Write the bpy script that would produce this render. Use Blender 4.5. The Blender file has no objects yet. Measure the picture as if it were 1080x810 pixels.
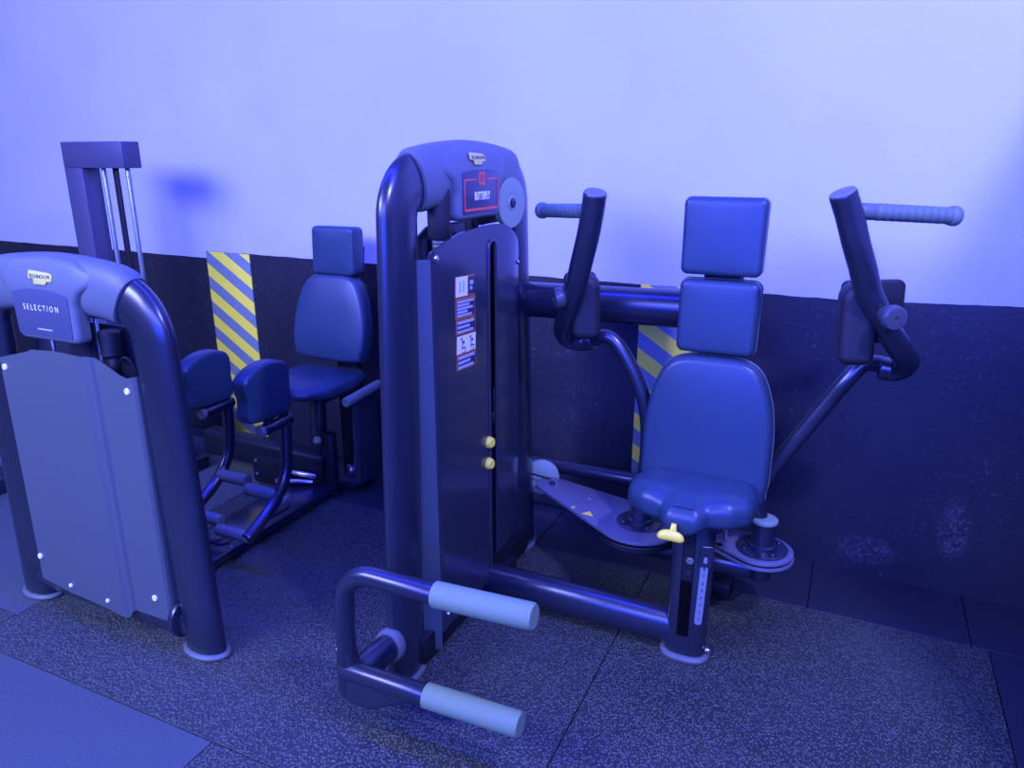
import bpy, bmesh, math, random
from mathutils import Vector, Matrix
R = math.radians
PI = math.pi
random.seed(4)
S = bpy.context.scene
COL = S.collection

# ------------------------------------------------------------------ camera
cd = bpy.data.cameras.new('camera')
cam = bpy.data.objects.new('camera', cd)
COL.objects.link(cam)
cam.location = (0, 0, 1.45)
cam.rotation_euler = (R(90 - 17.13), 0, R(24.8))
cd.sensor_width = 36.0
cd.lens = 780.3 / 1080 * 36.0
cd.clip_start = 0.02
S.camera = cam

# ------------------------------------------------------------------ world, lights, exposure
S.view_settings.view_transform = 'Standard'
S.view_settings.look = 'None'
S.view_settings.gamma = 1.0
S.view_settings.use_curve_mapping = False
S.view_settings.exposure = 0.0
w = bpy.data.worlds.new('world')
S.world = w
w.use_nodes = True
w.node_tree.nodes['Background'].inputs[0].default_value = (0.30, 0.38, 1.0, 1)
w.node_tree.nodes['Background'].inputs[1].default_value = 0.19


def area(name, loc, target, size, size_y, energy, color, spread=180):
    l = bpy.data.lights.new(name, 'AREA')
    l.shape = 'RECTANGLE'
    l.size, l.size_y = size, size_y
    l.energy = energy
    l.color = color
    l.spread = R(spread)
    o = bpy.data.objects.new(name, l)
    COL.objects.link(o)
    o.location = loc
    d = Vector(target) - Vector(loc)
    o.rotation_euler = d.to_track_quat('-Z', 'Y').to_euler()
    return o


area('ceiling_panel_light', (-3.0, -1.0, 2.8), (-2.3, 1.7, 0.4), 2.2, 1.2, 560, (0.23, 0.262, 1.0))
area('ceiling_panel_light', (-0.4, -2.1, 2.75), (-0.9, 2.2, 0.9), 4.6, 1.2, 260, (0.23, 0.262, 1.0))
area('ceiling_spot_light', (0.95, 0.6, 2.92), (0.2, 2.0, 0.9), 0.14, 0.14, 160, (0.24, 0.255, 1.0))
area('blue_strip_light', (-1.4, 1.35, 2.88), (-1.4, 1.45, 0), 5.0, 0.10, 260, (0.012, 0.02, 1.0))
area('blue_wall_light', (0.05, -1.5, 1.65), (-0.6, 2.2, 1.0), 3.0, 1.3, 255, (0.012, 0.045, 1.0))


# ------------------------------------------------------------------ materials


def principled(name, col, rough=0.5, metal=0.0, coat=0.0, spec=0.5, coat_rough=0.1):
    m = bpy.data.materials.new(name)
    m.use_nodes = True
    b = m.node_tree.nodes['Principled BSDF']
    b.inputs['Base Color'].default_value = (*col, 1)
    b.inputs['Roughness'].default_value = rough
    b.inputs['Metallic'].default_value = metal
    b.inputs['Coat Weight'].default_value = coat
    b.inputs['Coat Roughness'].default_value = coat_rough
    b.inputs['Specular IOR Level'].default_value = spec
    return m


def N(m, t, **kw):
    n = m.node_tree.nodes.new(t)
    for k, v in kw.items():
        setattr(n, k, v)
    return n


def L(m, a, b):
    m.node_tree.links.new(a, b)


def bsdf(m):
    return m.node_tree.nodes['Principled BSDF']


def math_node(m, op, a=None, b=None):
    n = N(m, 'ShaderNodeMath', operation=op)
    for i, v in enumerate((a, b)):
        if v is None:
            continue
        if isinstance(v, (int, float)):
            n.inputs[i].default_value = v
        else:
            L(m, v, n.inputs[i])
    return n.outputs[0]


def mix_col(m, fac, a, b):
    n = N(m, 'ShaderNodeMix', data_type='RGBA')
    L(m, fac, n.inputs[0])
    for i, v in ((6, a), (7, b)):
        if isinstance(v, tuple):
            n.inputs[i].default_value = (*v, 1)
        else:
            L(m, v, n.inputs[i])
    return n.outputs[2]


def noise(m, scale, vec=None, detail=3.0, rough=0.5):
    n = N(m, 'ShaderNodeTexNoise')
    n.inputs['Scale'].default_value = scale
    n.inputs['Detail'].default_value = detail
    n.inputs['Roughness'].default_value = rough
    if vec is not None:
        L(m, vec, n.inputs['Vector'])
    return n.outputs[0]


def ramp(m, fac, p0, p1):
    n = N(m, 'ShaderNodeMapRange')
    L(m, fac, n.inputs[0])
    n.inputs[1].default_value = p0
    n.inputs[2].default_value = p1
    return n.outputs[0]


def bump(m, h, strength=0.3, dist=0.002, into=None):
    n = N(m, 'ShaderNodeBump')
    n.inputs['Strength'].default_value = strength
    n.inputs['Distance'].default_value = dist
    L(m, h, n.inputs['Height'])
    L(m, n.outputs[0], bsdf(m).inputs['Normal'])
    return n


def grain(m, scale=300, strength=0.12, dist=0.001):
    tc = N(m, 'ShaderNodeTexCoord')
    bump(m, noise(m, scale, tc.outputs['Object'], 2.0), strength, dist)
    return m


M = {}
M['frame'] = grain(principled('frame_paint', (0.013, 0.017, 0.024), 0.30, 0.0, 0.35, 0.6, 0.22), 500, 0.05)
M['cover'] = grain(principled('cover_plastic', (0.11, 0.13, 0.125), 0.52), 420, 0.10)
M['display'] = principled('display_plate', (0.07, 0.08, 0.11), 0.35)
M['display_dark'] = principled('display_plate_dark', (0.035, 0.035, 0.06), 0.30)
M['shroud'] = principled('shroud_plastic', (0.026, 0.030, 0.036), 0.24, 0.0, 0.2, 0.6)
M['shroud_edge'] = principled('shroud_return', (0.05, 0.068, 0.062), 0.45)
M['panel'] = grain(principled('panel_sheet', (0.078, 0.096, 0.085), 0.42), 260, 0.06)
M['column'] = principled('column_paint', (0.060, 0.060, 0.075), 0.45)
M['rod'] = principled('rod_metal', (0.20, 0.25, 0.22), 0.35, 0.6)
M['knob'] = principled('knob_plastic', (0.045, 0.052, 0.052), 0.4)
M['slot_shade'] = principled('slot_shade_black', (0.002, 0.002, 0.002), 0.9, spec=0.05)  # near-black colour stands for the shade inside the slots
M['black'] = principled('black_plastic', (0.008, 0.009, 0.010), 0.5, spec=0.3)
M['rubber'] = principled('black_rubber', (0.010, 0.011, 0.013), 0.6)
M['steel'] = principled('bright_steel', (0.62, 0.62, 0.64), 0.28, 1.0)
M['plate'] = principled('plate_paint', (0.15, 0.15, 0.165), 0.33, 0.2, 0.0, 0.6)
M['pulley'] = principled('pulley_nylon', (0.22, 0.29, 0.17), 0.45)
M['grey'] = principled('grey_rubber', (0.10, 0.125, 0.095), 0.5)
M['foam'] = grain(principled('grip_foam', (0.165, 0.235, 0.115), 0.75), 600, 0.25)
M['grip'] = principled('grip_rubber', (0.10, 0.14, 0.10), 0.6)
M['yellow'] = principled('yellow_plastic', (0.93, 0.76, 0.05), 0.4)
M['cream'] = principled('badge_cream', (0.62, 0.58, 0.12), 0.45)
M['white'] = principled('white_print', (0.85, 0.85, 0.85), 0.5)
M['red'] = principled('red_print', (0.95, 0.10, 0.035), 0.5)
M['orange'] = principled('orange_print', (0.40, 0.14, 0.035), 0.5)
M['ink'] = principled('dark_print', (0.03, 0.03, 0.05), 0.5)
M['greyprint'] = principled('grey_print', (0.42, 0.45, 0.55), 0.5)
M['scale'] = principled('scale_strip', (0.17, 0.20, 0.20), 0.4)
M['stack'] = principled('weight_paint', (0.05, 0.05, 0.055), 0.4)


def make_vinyl():
    m = principled('vinyl_upholstery', (0.024, 0.046, 0.064), 0.36, 0.0, 0.0, 0.42)
    tc = N(m, 'ShaderNodeTexCoord')
    v = N(m, 'ShaderNodeTexVoronoi')
    v.inputs['Scale'].default_value = 420
    L(m, tc.outputs['Object'], v.inputs['Vector'])
    bump(m, v.outputs['Distance'], 0.10, 0.001)
    return m


M['vinyl'] = make_vinyl()


def make_wall():
    m = principled('two_tone_wall', (1, 1, 1), 0.5)
    g = N(m, 'ShaderNodeNewGeometry')
    sep = N(m, 'ShaderNodeSeparateXYZ')
    L(m, g.outputs['Position'], sep.inputs[0])
    x, z = sep.outputs[0], sep.outputs[2]
    wob = math_node(m, 'MULTIPLY', math_node(m, 'SUBTRACT', noise(m, 6, g.outputs['Position'], 4), 0.5), 0.012)
    left = math_node(m, 'LESS_THAN', x, -3.0)
    edge = math_node(m, 'SUBTRACT', 0.99, math_node(m, 'MULTIPLY', left, 0.035))
    right = ramp(m, x, 0.0, 0.5)
    edge = math_node(m, 'ADD', edge, math_node(m, 'MULTIPLY', right, 0.022))
    up = math_node(m, 'GREATER_THAN', math_node(m, 'ADD', z, wob), edge)
    # faint stains on the white, dusty scuffs on the black
    st = ramp(m, noise(m, 2.2, g.outputs['Position'], 5), 0.35, 0.7)
    white = mix_col(m, st, (0.47, 0.48, 0.50), (0.51, 0.52, 0.53))
    sc1 = ramp(m, noise(m, 70, g.outputs['Position'], 4, 0.7), 0.58, 0.74)
    sc2 = ramp(m, noise(m, 3.0, g.outputs['Position'], 3), 0.40, 0.60)
    scuff = math_node(m, 'MULTIPLY', sc1, sc2)
    y_ = sep.outputs[1]
    for (px_, pz_, rx_, rz_) in ((0.415, 0.24, 0.055, 0.13), (0.16, 0.10, 0.12, 0.06)):
        dx = math_node(m, 'DIVIDE', math_node(m, 'SUBTRACT', x, px_), rx_)
        dz = math_node(m, 'DIVIDE', math_node(m, 'SUBTRACT', z, pz_), rz_)
        d2 = math_node(m, 'ADD', math_node(m, 'MULTIPLY', dx, dx), math_node(m, 'MULTIPLY', dz, dz))
        spot = math_node(m, 'MULTIPLY', ramp(m, d2, 1.0, 0.1), ramp(m, noise(m, 95, g.outputs['Position'], 4, 0.7), 0.48, 0.62))
        scuff = math_node(m, 'MAXIMUM', scuff, spot)
    low = ramp(m, noise(m, 1.7, g.outputs['Position'], 4), 0.3, 0.7)
    blk = mix_col(m, low, (0.013, 0.014, 0.016), (0.021, 0.022, 0.025))
    blk = mix_col(m, scuff, blk, (0.10, 0.10, 0.10))
    L(m, mix_col(m, up, blk, white), bsdf(m).inputs['Base Color'])
    r = N(m, 'ShaderNodeMix', data_type='FLOAT')
    L(m, up, r.inputs[0])
    r.inputs[2].default_value = 0.42
    r.inputs[3].default_value = 0.75
    L(m, r.outputs[0], bsdf(m).inputs['Roughness'])
    n1 = noise(m, 60, g.outputs['Position'], 4)
    bump(m, n1, 0.22, 0.004)
    return m


def make_floor(name, grainy, pale=True):
    m = principled(name, (0.05, 0.05, 0.055), 0.5, spec=0.5)
    g = N(m, 'ShaderNodeNewGeometry')
    pos = g.outputs['Position']
    big = ramp(m, noise(m, 1.3, pos, 5, 0.6), 0.3, 0.72)
    fine = ramp(m, noise(m, 220, pos, 2, 0.6), 0.4, 0.75)
    col = mix_col(m, big, (0.016, 0.019, 0.012), (0.042, 0.050, 0.030))
    if grainy:
        mp = N(m, 'ShaderNodeMapping')
        mp.inputs['Rotation'].default_value = (0, 0, R(35))
        mp.inputs['Scale'].default_value = (1.0, 0.70, 1.0)
        L(m, pos, mp.inputs[0])
        v = N(m, 'ShaderNodeTexVoronoi', feature='SMOOTH_F1')
        v.inputs['Scale'].default_value = 155
        v.inputs['Smoothness'].default_value = 0.35
        v.inputs['Randomness'].default_value = 0.8
        L(m, mp.outputs[0], v.inputs['Vector'])
        cell = ramp(m, v.outputs['Distance'], 0.62, 0.22)
        col = mix_col(m, math_node(m, 'MULTIPLY', cell, 0.8), col, (0.112, 0.130, 0.074))  # paler cells paint the glancing highlights of the bumps into the colour
        bump(m, cell, 0.65, 0.005)
        bsdf(m).inputs['Roughness'].default_value = 0.46
    else:
        col = mix_col(m, math_node(m, 'MULTIPLY', fine, 0.35), (0.014, 0.016, 0.019), (0.040, 0.043, 0.048))
        if pale:
            col = mix_col(m, math_node(m, 'ADD', math_node(m, 'MULTIPLY', fine, 0.4), 0.40), col, (0.100, 0.128, 0.088))
        bump(m, fine, 0.25, 0.001)
        bsdf(m).inputs['Roughness'].default_value = 0.55
    L(m, col, bsdf(m).inputs['Base Color'])
    return m


def make_hazard(phase):
    m = principled('hazard_stripes', (1, 1, 1), 0.55)
    g = N(m, 'ShaderNodeNewGeometry')
    sep = N(m, 'ShaderNodeSeparateXYZ')
    L(m, g.outputs['Position'], sep.inputs[0])
    s = math_node(m, 'ADD', sep.outputs[2], math_node(m, 'MULTIPLY', sep.outputs[0], 0.62))
    fr = math_node(m, 'FRACT', math_node(m, 'ADD', math_node(m, 'MULTIPLY', s, 1 / 0.131), phase + 20))
    y = math_node(m, 'LESS_THAN', fr, 0.5)
    wear = ramp(m, noise(m, 45, g.outputs['Position'], 5, 0.7), 0.60, 0.72)
    yel = mix_col(m, math_node(m, 'MULTIPLY', wear, 0.5), (0.96, 0.82, 0.04), (0.6, 0.52, 0.1))
    gry = mix_col(m, math_node(m, 'MULTIPLY', wear, 0.7), (0.17, 0.215, 0.18), (0.34, 0.38, 0.30))
    L(m, mix_col(m, y, gry, yel), bsdf(m).inputs['Base Color'])
    return m


M['wall'] = make_wall()
M['floor_grain'] = make_floor('rubber_tile_grained', True)
M['floor_smooth'] = make_floor('rubber_tile_smooth', False)
M['floor_dark'] = make_floor('rubber_tile_dark', False, False)
M['hazard_a'] = make_hazard(0.583)
M['hazard_b'] = make_hazard(0.19)
M['seam'] = principled('tile_seam_bed', (0.012, 0.012, 0.013), 0.8)  # dark bed that shows in the tile joints
M['ceil'] = principled('ceiling_paint', (0.35, 0.35, 0.36), 0.8)

# ------------------------------------------------------------------ mesh helpers


def link(name, me, parent=None, label=None):
    o = bpy.data.objects.new(name, me)
    COL.objects.link(o)
    if parent is not None:
        o.parent = parent
    if label:
        o['label'] = label
    return o


def root_loc(p):
    while p is not None:
        if p.parent is None:
            return p.location.copy()
        p = p.parent
    return Vector((0, 0, 0))


def obj(name, bm, mat, parent=None, label=None, sharp=38):
    """one mesh object; vertices are given in world space"""
    bmesh.ops.remove_doubles(bm, verts=bm.verts, dist=1e-6)
    bmesh.ops.recalc_face_normals(bm, faces=bm.faces)
    lim = R(sharp)
    for f in bm.faces:
        f.smooth = True
    for e in bm.edges:
        if len(e.link_faces) == 2 and e.calc_face_angle(0) > lim:
            e.smooth = False
    base = root_loc(parent)
    bmesh.ops.translate(bm, verts=bm.verts, vec=-base)
    me = bpy.data.meshes.new(name)
    bm.to_mesh(me)
    bm.free()
    for mm in (mat if isinstance(mat, (list, tuple)) else [mat]):
        me.materials.append(M[mm] if isinstance(mm, str) else mm)
    return link(name, me, parent, label)


def thing(name, label, cat, loc, group=None):
    o = bpy.data.objects.new(name, None)
    COL.objects.link(o)
    o.empty_display_size = 0.1
    o.location = loc
    o['label'] = label
    o['category'] = cat
    if group:
        o['group'] = group
    return o


def struct(o):
    o['kind'] = 'structure'
    return o


def frame(o, x, y):
    x = Vector(x).normalized()
    y = Vector(y)
    z = x.cross(y).normalized()
    y = z.cross(x).normalized()
    m = Matrix((x, y, z)).transposed().to_4x4()
    m.translation = Vector(o)
    return m


def box(bm, c, s, bevel=0.0, mtx=None, seg=2):
    r = bmesh.ops.create_cube(bm, size=1.0)
    vs = r['verts']
    bmesh.ops.scale(bm, verts=vs, vec=Vector(s))
    if bevel > 0:
        es = list({e for v in vs for e in v.link_edges})
        rr = bmesh.ops.bevel(bm, geom=vs + es, offset=bevel, segments=seg, affect='EDGES', profile=0.5)
        vs = list({v for f in rr['faces'] for v in f.verts} | {v for v in vs if v.is_valid})
    bmesh.ops.translate(bm, verts=vs, vec=Vector(c))
    if mtx is not None:
        bmesh.ops.transform(bm, matrix=mtx, verts=vs)
    return vs


def ring_loft(bm, rings, cap0=True, cap1=True, closed=True):
    vr = [[bm.verts.new(p) for p in r] for r in rings]
    n = len(vr[0])
    for a, b in zip(vr[:-1], vr[1:]):
        for i in range(n if closed else n - 1):
            j = (i + 1) % n
            bm.faces.new((a[i], a[j], b[j], b[i]))
    if cap0:
        bm.faces.new(list(reversed(vr[0])))
    if cap1:
        bm.faces.new(vr[-1])
    return vr


def fillet(pts, r, n=8):
    pts = [Vector(p) for p in pts]
    rs = r if isinstance(r, (list, tuple)) else [r] * len(pts)
    out = [pts[0]]
    for i in range(1, len(pts) - 1):
        p, a, b = pts[i], pts[i - 1], pts[i + 1]
        u, v = (a - p), (b - p)
        lu, lv = u.length, v.length
        u.normalize()
        v.normalize()
        ang = u.angle(v)
        if ang > PI - 0.02 or rs[i] <= 0:
            out.append(p)
            continue
        d = min(rs[i] / math.tan(ang / 2), lu * 0.49, lv * 0.49)
        rr = d * math.tan(ang / 2)
        c = p + (u + v).normalized() * (rr / math.sin(ang / 2))
        s, e = p + u * d - c, p + v * d - c
        tot = s.angle(e)
        for k in range(n + 1):
            t = k / n
            out.append(c + (s * math.sin((1 - t) * tot) + e * math.sin(t * tot)) / math.sin(tot))
    out.append(pts[-1])
    return out


def spline(pts, n=8):
    P = [Vector(p) for p in pts]
    P = [2 * P[0] - P[1]] + P + [2 * P[-1] - P[-2]]
    out = []
    for i in range(1, len(P) - 2):
        for k in range(n):
            t = k / n
            out.append(0.5 * (2 * P[i] + (P[i + 1] - P[i - 1]) * t + (2 * P[i - 1] - 5 * P[i] + 4 * P[i + 1] - P[i + 2]) * t * t
                              + (3 * P[i] - P[i - 1] - 3 * P[i + 1] + P[i + 2]) * t ** 3))
    out.append(P[-2])
    return out


def sweep(bm, path, a, b=None, ref=None, n=24, bev=0.004, sup=2.0, scale=None):
    """tube along a path; a = half width across, b = half width along ref"""
    path = [Vector(p) for p in path]
    b = a if b is None else b
    m = len(path)
    tang = []
    for i in range(m):
        t = path[min(i + 1, m - 1)] - path[max(i - 1, 0)]
        tang.append(t.normalized())
    if ref is None:
        t0 = tang[0]
        r0 = Vector((0, 0, 1)) if abs(t0.z) < 0.9 else Vector((1, 0, 0))
        r0 = (r0 - t0 * r0.dot(t0)).normalized()
        refs = [r0]
        for i in range(1, m):
            q = refs[-1]
            q = (q - tang[i] * q.dot(tang[i])).normalized()
            refs.append(q)
    else:
        refs = []
        for t in tang:
            q = Vector(ref)
            refs.append((q - t * q.dot(t)).normalized())

    def ring(i, off=0.0, ins=0.0, k=1.0):
        t, q = tang[i], refs[i]
        s = t.cross(q)
        res = []
        for j in range(n):
            th = 2 * PI * j / n
            c, d = math.cos(th), math.sin(th)
            cc = math.copysign(abs(c) ** (2 / sup), c)
            dd = math.copysign(abs(d) ** (2 / sup), d)
            res.append(path[i] + t * off + s * (a * k - ins) * cc + q * (b * k - ins) * dd)
        return res
    rings = []
    sc = (lambda i: 1.0) if scale is None else (lambda i: scale(i / (m - 1)))
    if bev > 0:
        rings.append(ring(0, 0, bev, sc(0)))
        rings.append(ring(0, bev * 0.3, bev * 0.3, sc(0)))
        rings.append(ring(0, bev, 0, sc(0)))
    else:
        rings.append(ring(0, k=sc(0)))
    for i in range(1, m - 1):
        rings.append(ring(i, k=sc(i / 1)))
    if bev > 0:
        rings.append(ring(m - 1, -bev, 0, sc(m - 1)))
        rings.append(ring(m - 1, -bev * 0.3, bev * 0.3, sc(m - 1)))
        rings.append(ring(m - 1, 0, bev, sc(m - 1)))
    else:
        rings.append(ring(m - 1, k=sc(m - 1)))
    ring_loft(bm, rings)


def cyl(bm, p0, p1, r, n=28, bev=0.003, r2=None):
    p0, p1 = Vector(p0), Vector(p1)
    if r2 is None:
        sweep(bm, [p0, p1], r, n=n, bev=min(bev, (p1 - p0).length * 0.4, r * 0.4))
    else:
        sweep(bm, [p0, p1], r, n=n, bev=min(bev, r * 0.4), scale=None)


def lathe(bm, o, axis, prof, n=32):
    """prof = list of (radius, height along axis)"""
    z = Vector(axis).normalized()
    x = z.orthogonal().normalized()
    y = z.cross(x)
    rings = []
    for r, h in prof:
        rings.append([Vector(o) + z * h + (x * math.cos(2 * PI * k / n) + y * math.sin(2 * PI * k / n)) * max(r, 1e-4) for k in range(n)])
    ring_loft(bm, rings)


def round_poly(pts, r, n=6):
    m = len(pts)
    rs = r if isinstance(r, (list, tuple)) else [r] * m
    out = []
    for i in range(m):
        p = Vector((*pts[i], 0))
        a = Vector((*pts[i - 1], 0))
        b = Vector((*pts[(i + 1) % m], 0))
        u, v = a - p, b - p
        lu, lv = u.length, v.length
        u.normalize()
        v.normalize()
        ang = u.angle(v)
        if rs[i] <= 0 or ang > PI - 0.05:
            out.append((p.x, p.y))
            continue
        d = min(rs[i] / math.tan(ang / 2), lu * 0.48, lv * 0.48)
        rr = d * math.tan(ang / 2)
        c = p + (u + v).normalized() * (rr / math.sin(ang / 2))
        s, e = p + u * d - c, p + v * d - c
        tot = s.angle(e)
        for k in range(n + 1):
            t = k / n
            q = c + (s * math.sin((1 - t) * tot) + e * math.sin(t * tot)) / math.sin(tot)
            out.append((q.x, q.y))
    return out


def resample(poly, step):
    out = []
    m = len(poly)
    for i in range(m):
        a, b = Vector((*poly[i], 0)), Vector((*poly[(i + 1) % m], 0))
        k = max(1, int((b - a).length / step))
        for j in range(k):
            q = a.lerp(b, j / k)
            out.append((q.x, q.y))
    return out


def inset_poly(poly, d):
    m = len(poly)
    area2 = sum(poly[i][0] * poly[(i + 1) % m][1] - poly[(i + 1) % m][0] * poly[i][1] for i in range(m))
    sg = 1 if area2 > 0 else -1
    out = []
    for i in range(m):
        p = Vector(poly[i])
        a = p - Vector(poly[i - 1])
        b = Vector(poly[(i + 1) % m]) - p
        na = Vector((-a.y, a.x)).normalized() if a.length > 1e-9 else Vector((0, 0))
        nb = Vector((-b.y, b.x)).normalized() if b.length > 1e-9 else Vector((0, 0))
        nn = na + nb
        if nn.length < 1e-6:
            nn = na
        nn.normalize()
        k = max(0.5, nn.dot(na))
        q = p + nn * sg * d / k
        out.append((q.x, q.y))
    return out


def slab(bm, poly, t, mtx, r=0.0, n=4, back_r=0.0, puff=0.0, inner=5, deform=None):
    """solid from an outline: local z 0..t, front edge rounded by r; puff crowns the front"""
    rings = []

    def add(pl, z):
        rings.append([Vector((p[0], p[1], z)) for p in pl])
    if back_r > 0:
        for k in range(3):
            th = PI / 2 * k / 2
            add(inset_poly(poly, back_r * (1 - math.sin(th))), back_r * (1 - math.cos(th)))
    else:
        add(poly, 0)
    if r > 0:
        for k in range(n + 1):
            th = PI / 2 * k / n
            add(inset_poly(poly, r * (1 - math.cos(th))), t - r + r * math.sin(th))
    else:
        add(poly, t)
    if puff > 0:
        last = rings[-1]
        c = sum((p for p in last), Vector()) / len(last)
        ax_ = max(abs(p.x - c.x) for p in last)
        ay_ = max(abs(p.y - c.y) for p in last)
        for k in range(1, inner + 1):
            s = 1 - k / (inner + 0.3)
            rg = []
            for p in last:
                dx, dy = (p.x - c.x) * s, (p.y - c.y) * s
                hgt = (1 - min(1, abs(dx) / ax_) ** 3) * (1 - min(1, abs(dy) / ay_) ** 3)
                rg.append(Vector((c.x + dx, c.y + dy, t + puff * hgt)))
            rings.append(rg)
    if deform:
        rings = [[deform(p.copy()) for p in rg] for rg in rings]
    rings = [[mtx @ p for p in rg] for rg in rings]
    ring_loft(bm, rings)


def closed_spline(pts, n=6):
    m = len(pts)
    out = []
    for i in range(m):
        a, b, c, d = (Vector((*pts[(i + k) % m], 0)) for k in (-1, 0, 1, 2))
        for k in range(n):
            t = k / n
            q = 0.5 * (2 * b + (c - a) * t + (2 * a - 5 * b + 4 * c - d) * t * t + (3 * b - a - 3 * c + d) * t ** 3)
            out.append((q.x, q.y))
    return out


def hull(circles, n=40):
    pts = []
    for (cx, cy, r) in circles:
        for k in range(n):
            pts.append((cx + r * math.cos(2 * PI * k / n), cy + r * math.sin(2 * PI * k / n)))
    pts = sorted(set(pts))

    def half(ps):
        h = []
        for p in ps:
            while len(h) >= 2 and (h[-1][0] - h[-2][0]) * (p[1] - h[-2][1]) - (h[-1][1] - h[-2][1]) * (p[0] - h[-2][0]) <= 1e-12:
                h.pop()
            h.append(p)
        return h
    lo, up = half(pts), half(reversed(pts))
    return lo[:-1] + up[:-1]


def rrect(w_, h_, r, n=6):
    a, b = w_ / 2, h_ / 2
    return round_poly([(-a, -b), (a, -b), (a, b), (-a, b)], r, n)


def text(name, body, size, mtx, mat, parent, label=None, xs=1.0, bold=0.0, align='CENTER', space=1.0):
    c = bpy.data.curves.new(name, 'FONT')
    c.body = body
    c.size = size
    c.align_x = align
    c.align_y = 'CENTER'
    c.extrude = 0.0004
    c.offset = bold
    c.space_character = space
    c.resolution_u = 3
    t = bpy.data.objects.new('tmp', c)
    COL.objects.link(t)
    dg = bpy.context.evaluated_depsgraph_get()
    dg.update()
    me = bpy.data.meshes.new_from_object(t.evaluated_get(dg))
    bpy.data.objects.remove(t)
    bpy.data.curves.remove(c)
    me.name = name
    sc = Matrix.Diagonal((xs, 1, 1, 1))
    me.transform(Matrix.Translation(-root_loc(parent)) @ mtx @ sc)
    me.materials.clear()
    me.materials.append(M[mat])
    return link(name, me, parent, label)


def BM():
    return bmesh.new()


def bolt(name, p, axis, r, parent, mat='steel', h=0.006):
    bm = BM()
    lathe(bm, p, axis, [(r, 0), (r, h * 0.5), (r * 0.8, h * 0.9), (r * 0.45, h), (r * 0.4, h * 0.6), (0, h * 0.6)], 16)
    return obj(name, bm, mat, parent)


# ------------------------------------------------------------------ setting
WALLK = -0.035


def wall_y(x):
    return 2.685 + WALLK * x


def build_setting():
    bm = BM()
    x0, x1 = -8.0, 4.0
    f = frame((0, 2.685, 0), (1, WALLK, 0), (0, 0, 1))
    vs = [bm.verts.new((x, wall_y(x) + d, z)) for d in (0, 0.15) for x, z in ((x0, 0), (x1, 0), (x1, 3.0), (x0, 3.0))]
    bm.faces.new(vs[:4])
    bm.faces.new(vs[4:])
    for i in range(4):
        j = (i + 1) % 4
        bm.faces.new((vs[i], vs[j], vs[j + 4], vs[i + 4]))
    struct(obj('wall_back', bm, 'wall'))
    bm = BM()
    box(bm, (-2.0, -0.6, 3.05), (12, 7.4, 0.1))
    struct(obj('ceiling', bm, 'ceil'))
    # added partition, unseen right of the view, put there to shade the wall corner
    bm = BM()
    box(bm, (1.07, 1.98, 1.10), (0.81, 1.34, 2.20), 0.004)
    struct(obj('added_shade_wall', bm, 'wall'))
    # rubber tiles, laid in rows that are offset from each other, over a dark bed
    bm = BM()
    box(bm, (-2.0, -0.5, -0.03), (12, 7.2, 0.04))
    gap = 0.0036

    def tile(x0, x1, y0, y1, smooth):
        n0 = len(bm.faces)
        bm.faces.ensure_lookup_table()
        box(bm, ((x0 + x1) / 2, (y0 + y1) / 2, -0.006), (x1 - x0 - gap, y1 - y0 - gap, 0.012), 0.0012, seg=1)
        bm.faces.ensure_lookup_table()
        for f in bm.faces[n0:]:
            f.material_index = int(smooth) + 1
    xs = lambda off, w_: [off + w_ * k for k in range(-9, 10)]

    def row(y0, y1, cuts, smooth_if):
        for a, b in zip(cuts[:-1], cuts[1:]):
            if b < -7.9 or a > 3.9:
                continue
            tile(max(a, -7.9), min(b, 3.9), y0, y1, smooth_if(a, b))
    row(2.365, 2.69, [-7.9, -6.4, -5.4, -4.4, -3.4, -2.0, -1.0, -0.004, 0.475, 1.5, 2.5, 3.9], lambda a, b: 2 if a > -2.5 else 1)
    row(1.235, 2.365, [-7.9, -6.6, -5.5, -4.4, -3.3, -2.375], lambda a, b: 1)
    row(1.09, 1.235, [-7.9, -6.6, -5.5, -4.4, -3.3, -2.375], lambda a, b: 0)
    row(1.09, 2.365, [-2.375, -0.54, 0.52, 1.6, 2.7, 3.9], lambda a, b: 2 if a > 0.5 else 0)
    row(0.09, 1.09, [-7.9, -6.36, -5.36, -4.36, -3.36, -2.358, -1.358, -0.54, 0.52, 1.6, 2.7, 3.9], lambda a, b: b < -1.3)
    row(-0.91, 0.09, [-7.9, -6.36, -5.36, -4.36, -3.36, -2.358, -1.358, -0.54, 0.52, 1.6, 2.7, 3.9], lambda a, b: False)
    row(-4.0, -0.91, [-7.9, -5.36, -3.36, -1.358, 0.52, 2.7, 3.9], lambda a, b: False)
    struct(obj('floor', bm, ['seam', 'floor_grain', 'floor_smooth', 'floor_dark'], sharp=20))


build_setting()


def hazard(name, x0, x1, z1, label, mat):
    bm = BM()
    t = 0.004
    f = frame((0, 2.685, 0), (1, WALLK, 0), (0, 0, 1))   # local x along wall, y up, z out of the wall
    kx = math.sqrt(1 + WALLK ** 2)
    pl = [(x0 * kx, 0.002), (x1 * kx, 0.002), (x1 * kx, z1), (x0 * kx, z1)]
    slab(bm, pl, t, f, r=0.0012, n=2)
    o = obj(name, bm, mat)
    o['label'] = label
    o['category'] = 'hazard stripes'
    o['group'] = 'striped warning strips on the back wall'
    return o


hazard('hazard_strip', -3.0, -2.704, 0.988, 'tall yellow and grey diagonally striped strip on wall behind the leg machine', 'hazard_a')
hazard('hazard_strip', -0.719, -0.42, 0.990, 'yellow and grey diagonally striped strip on wall behind the butterfly machine seat', 'hazard_b')

# ------------------------------------------------------------------ shared builders


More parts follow.
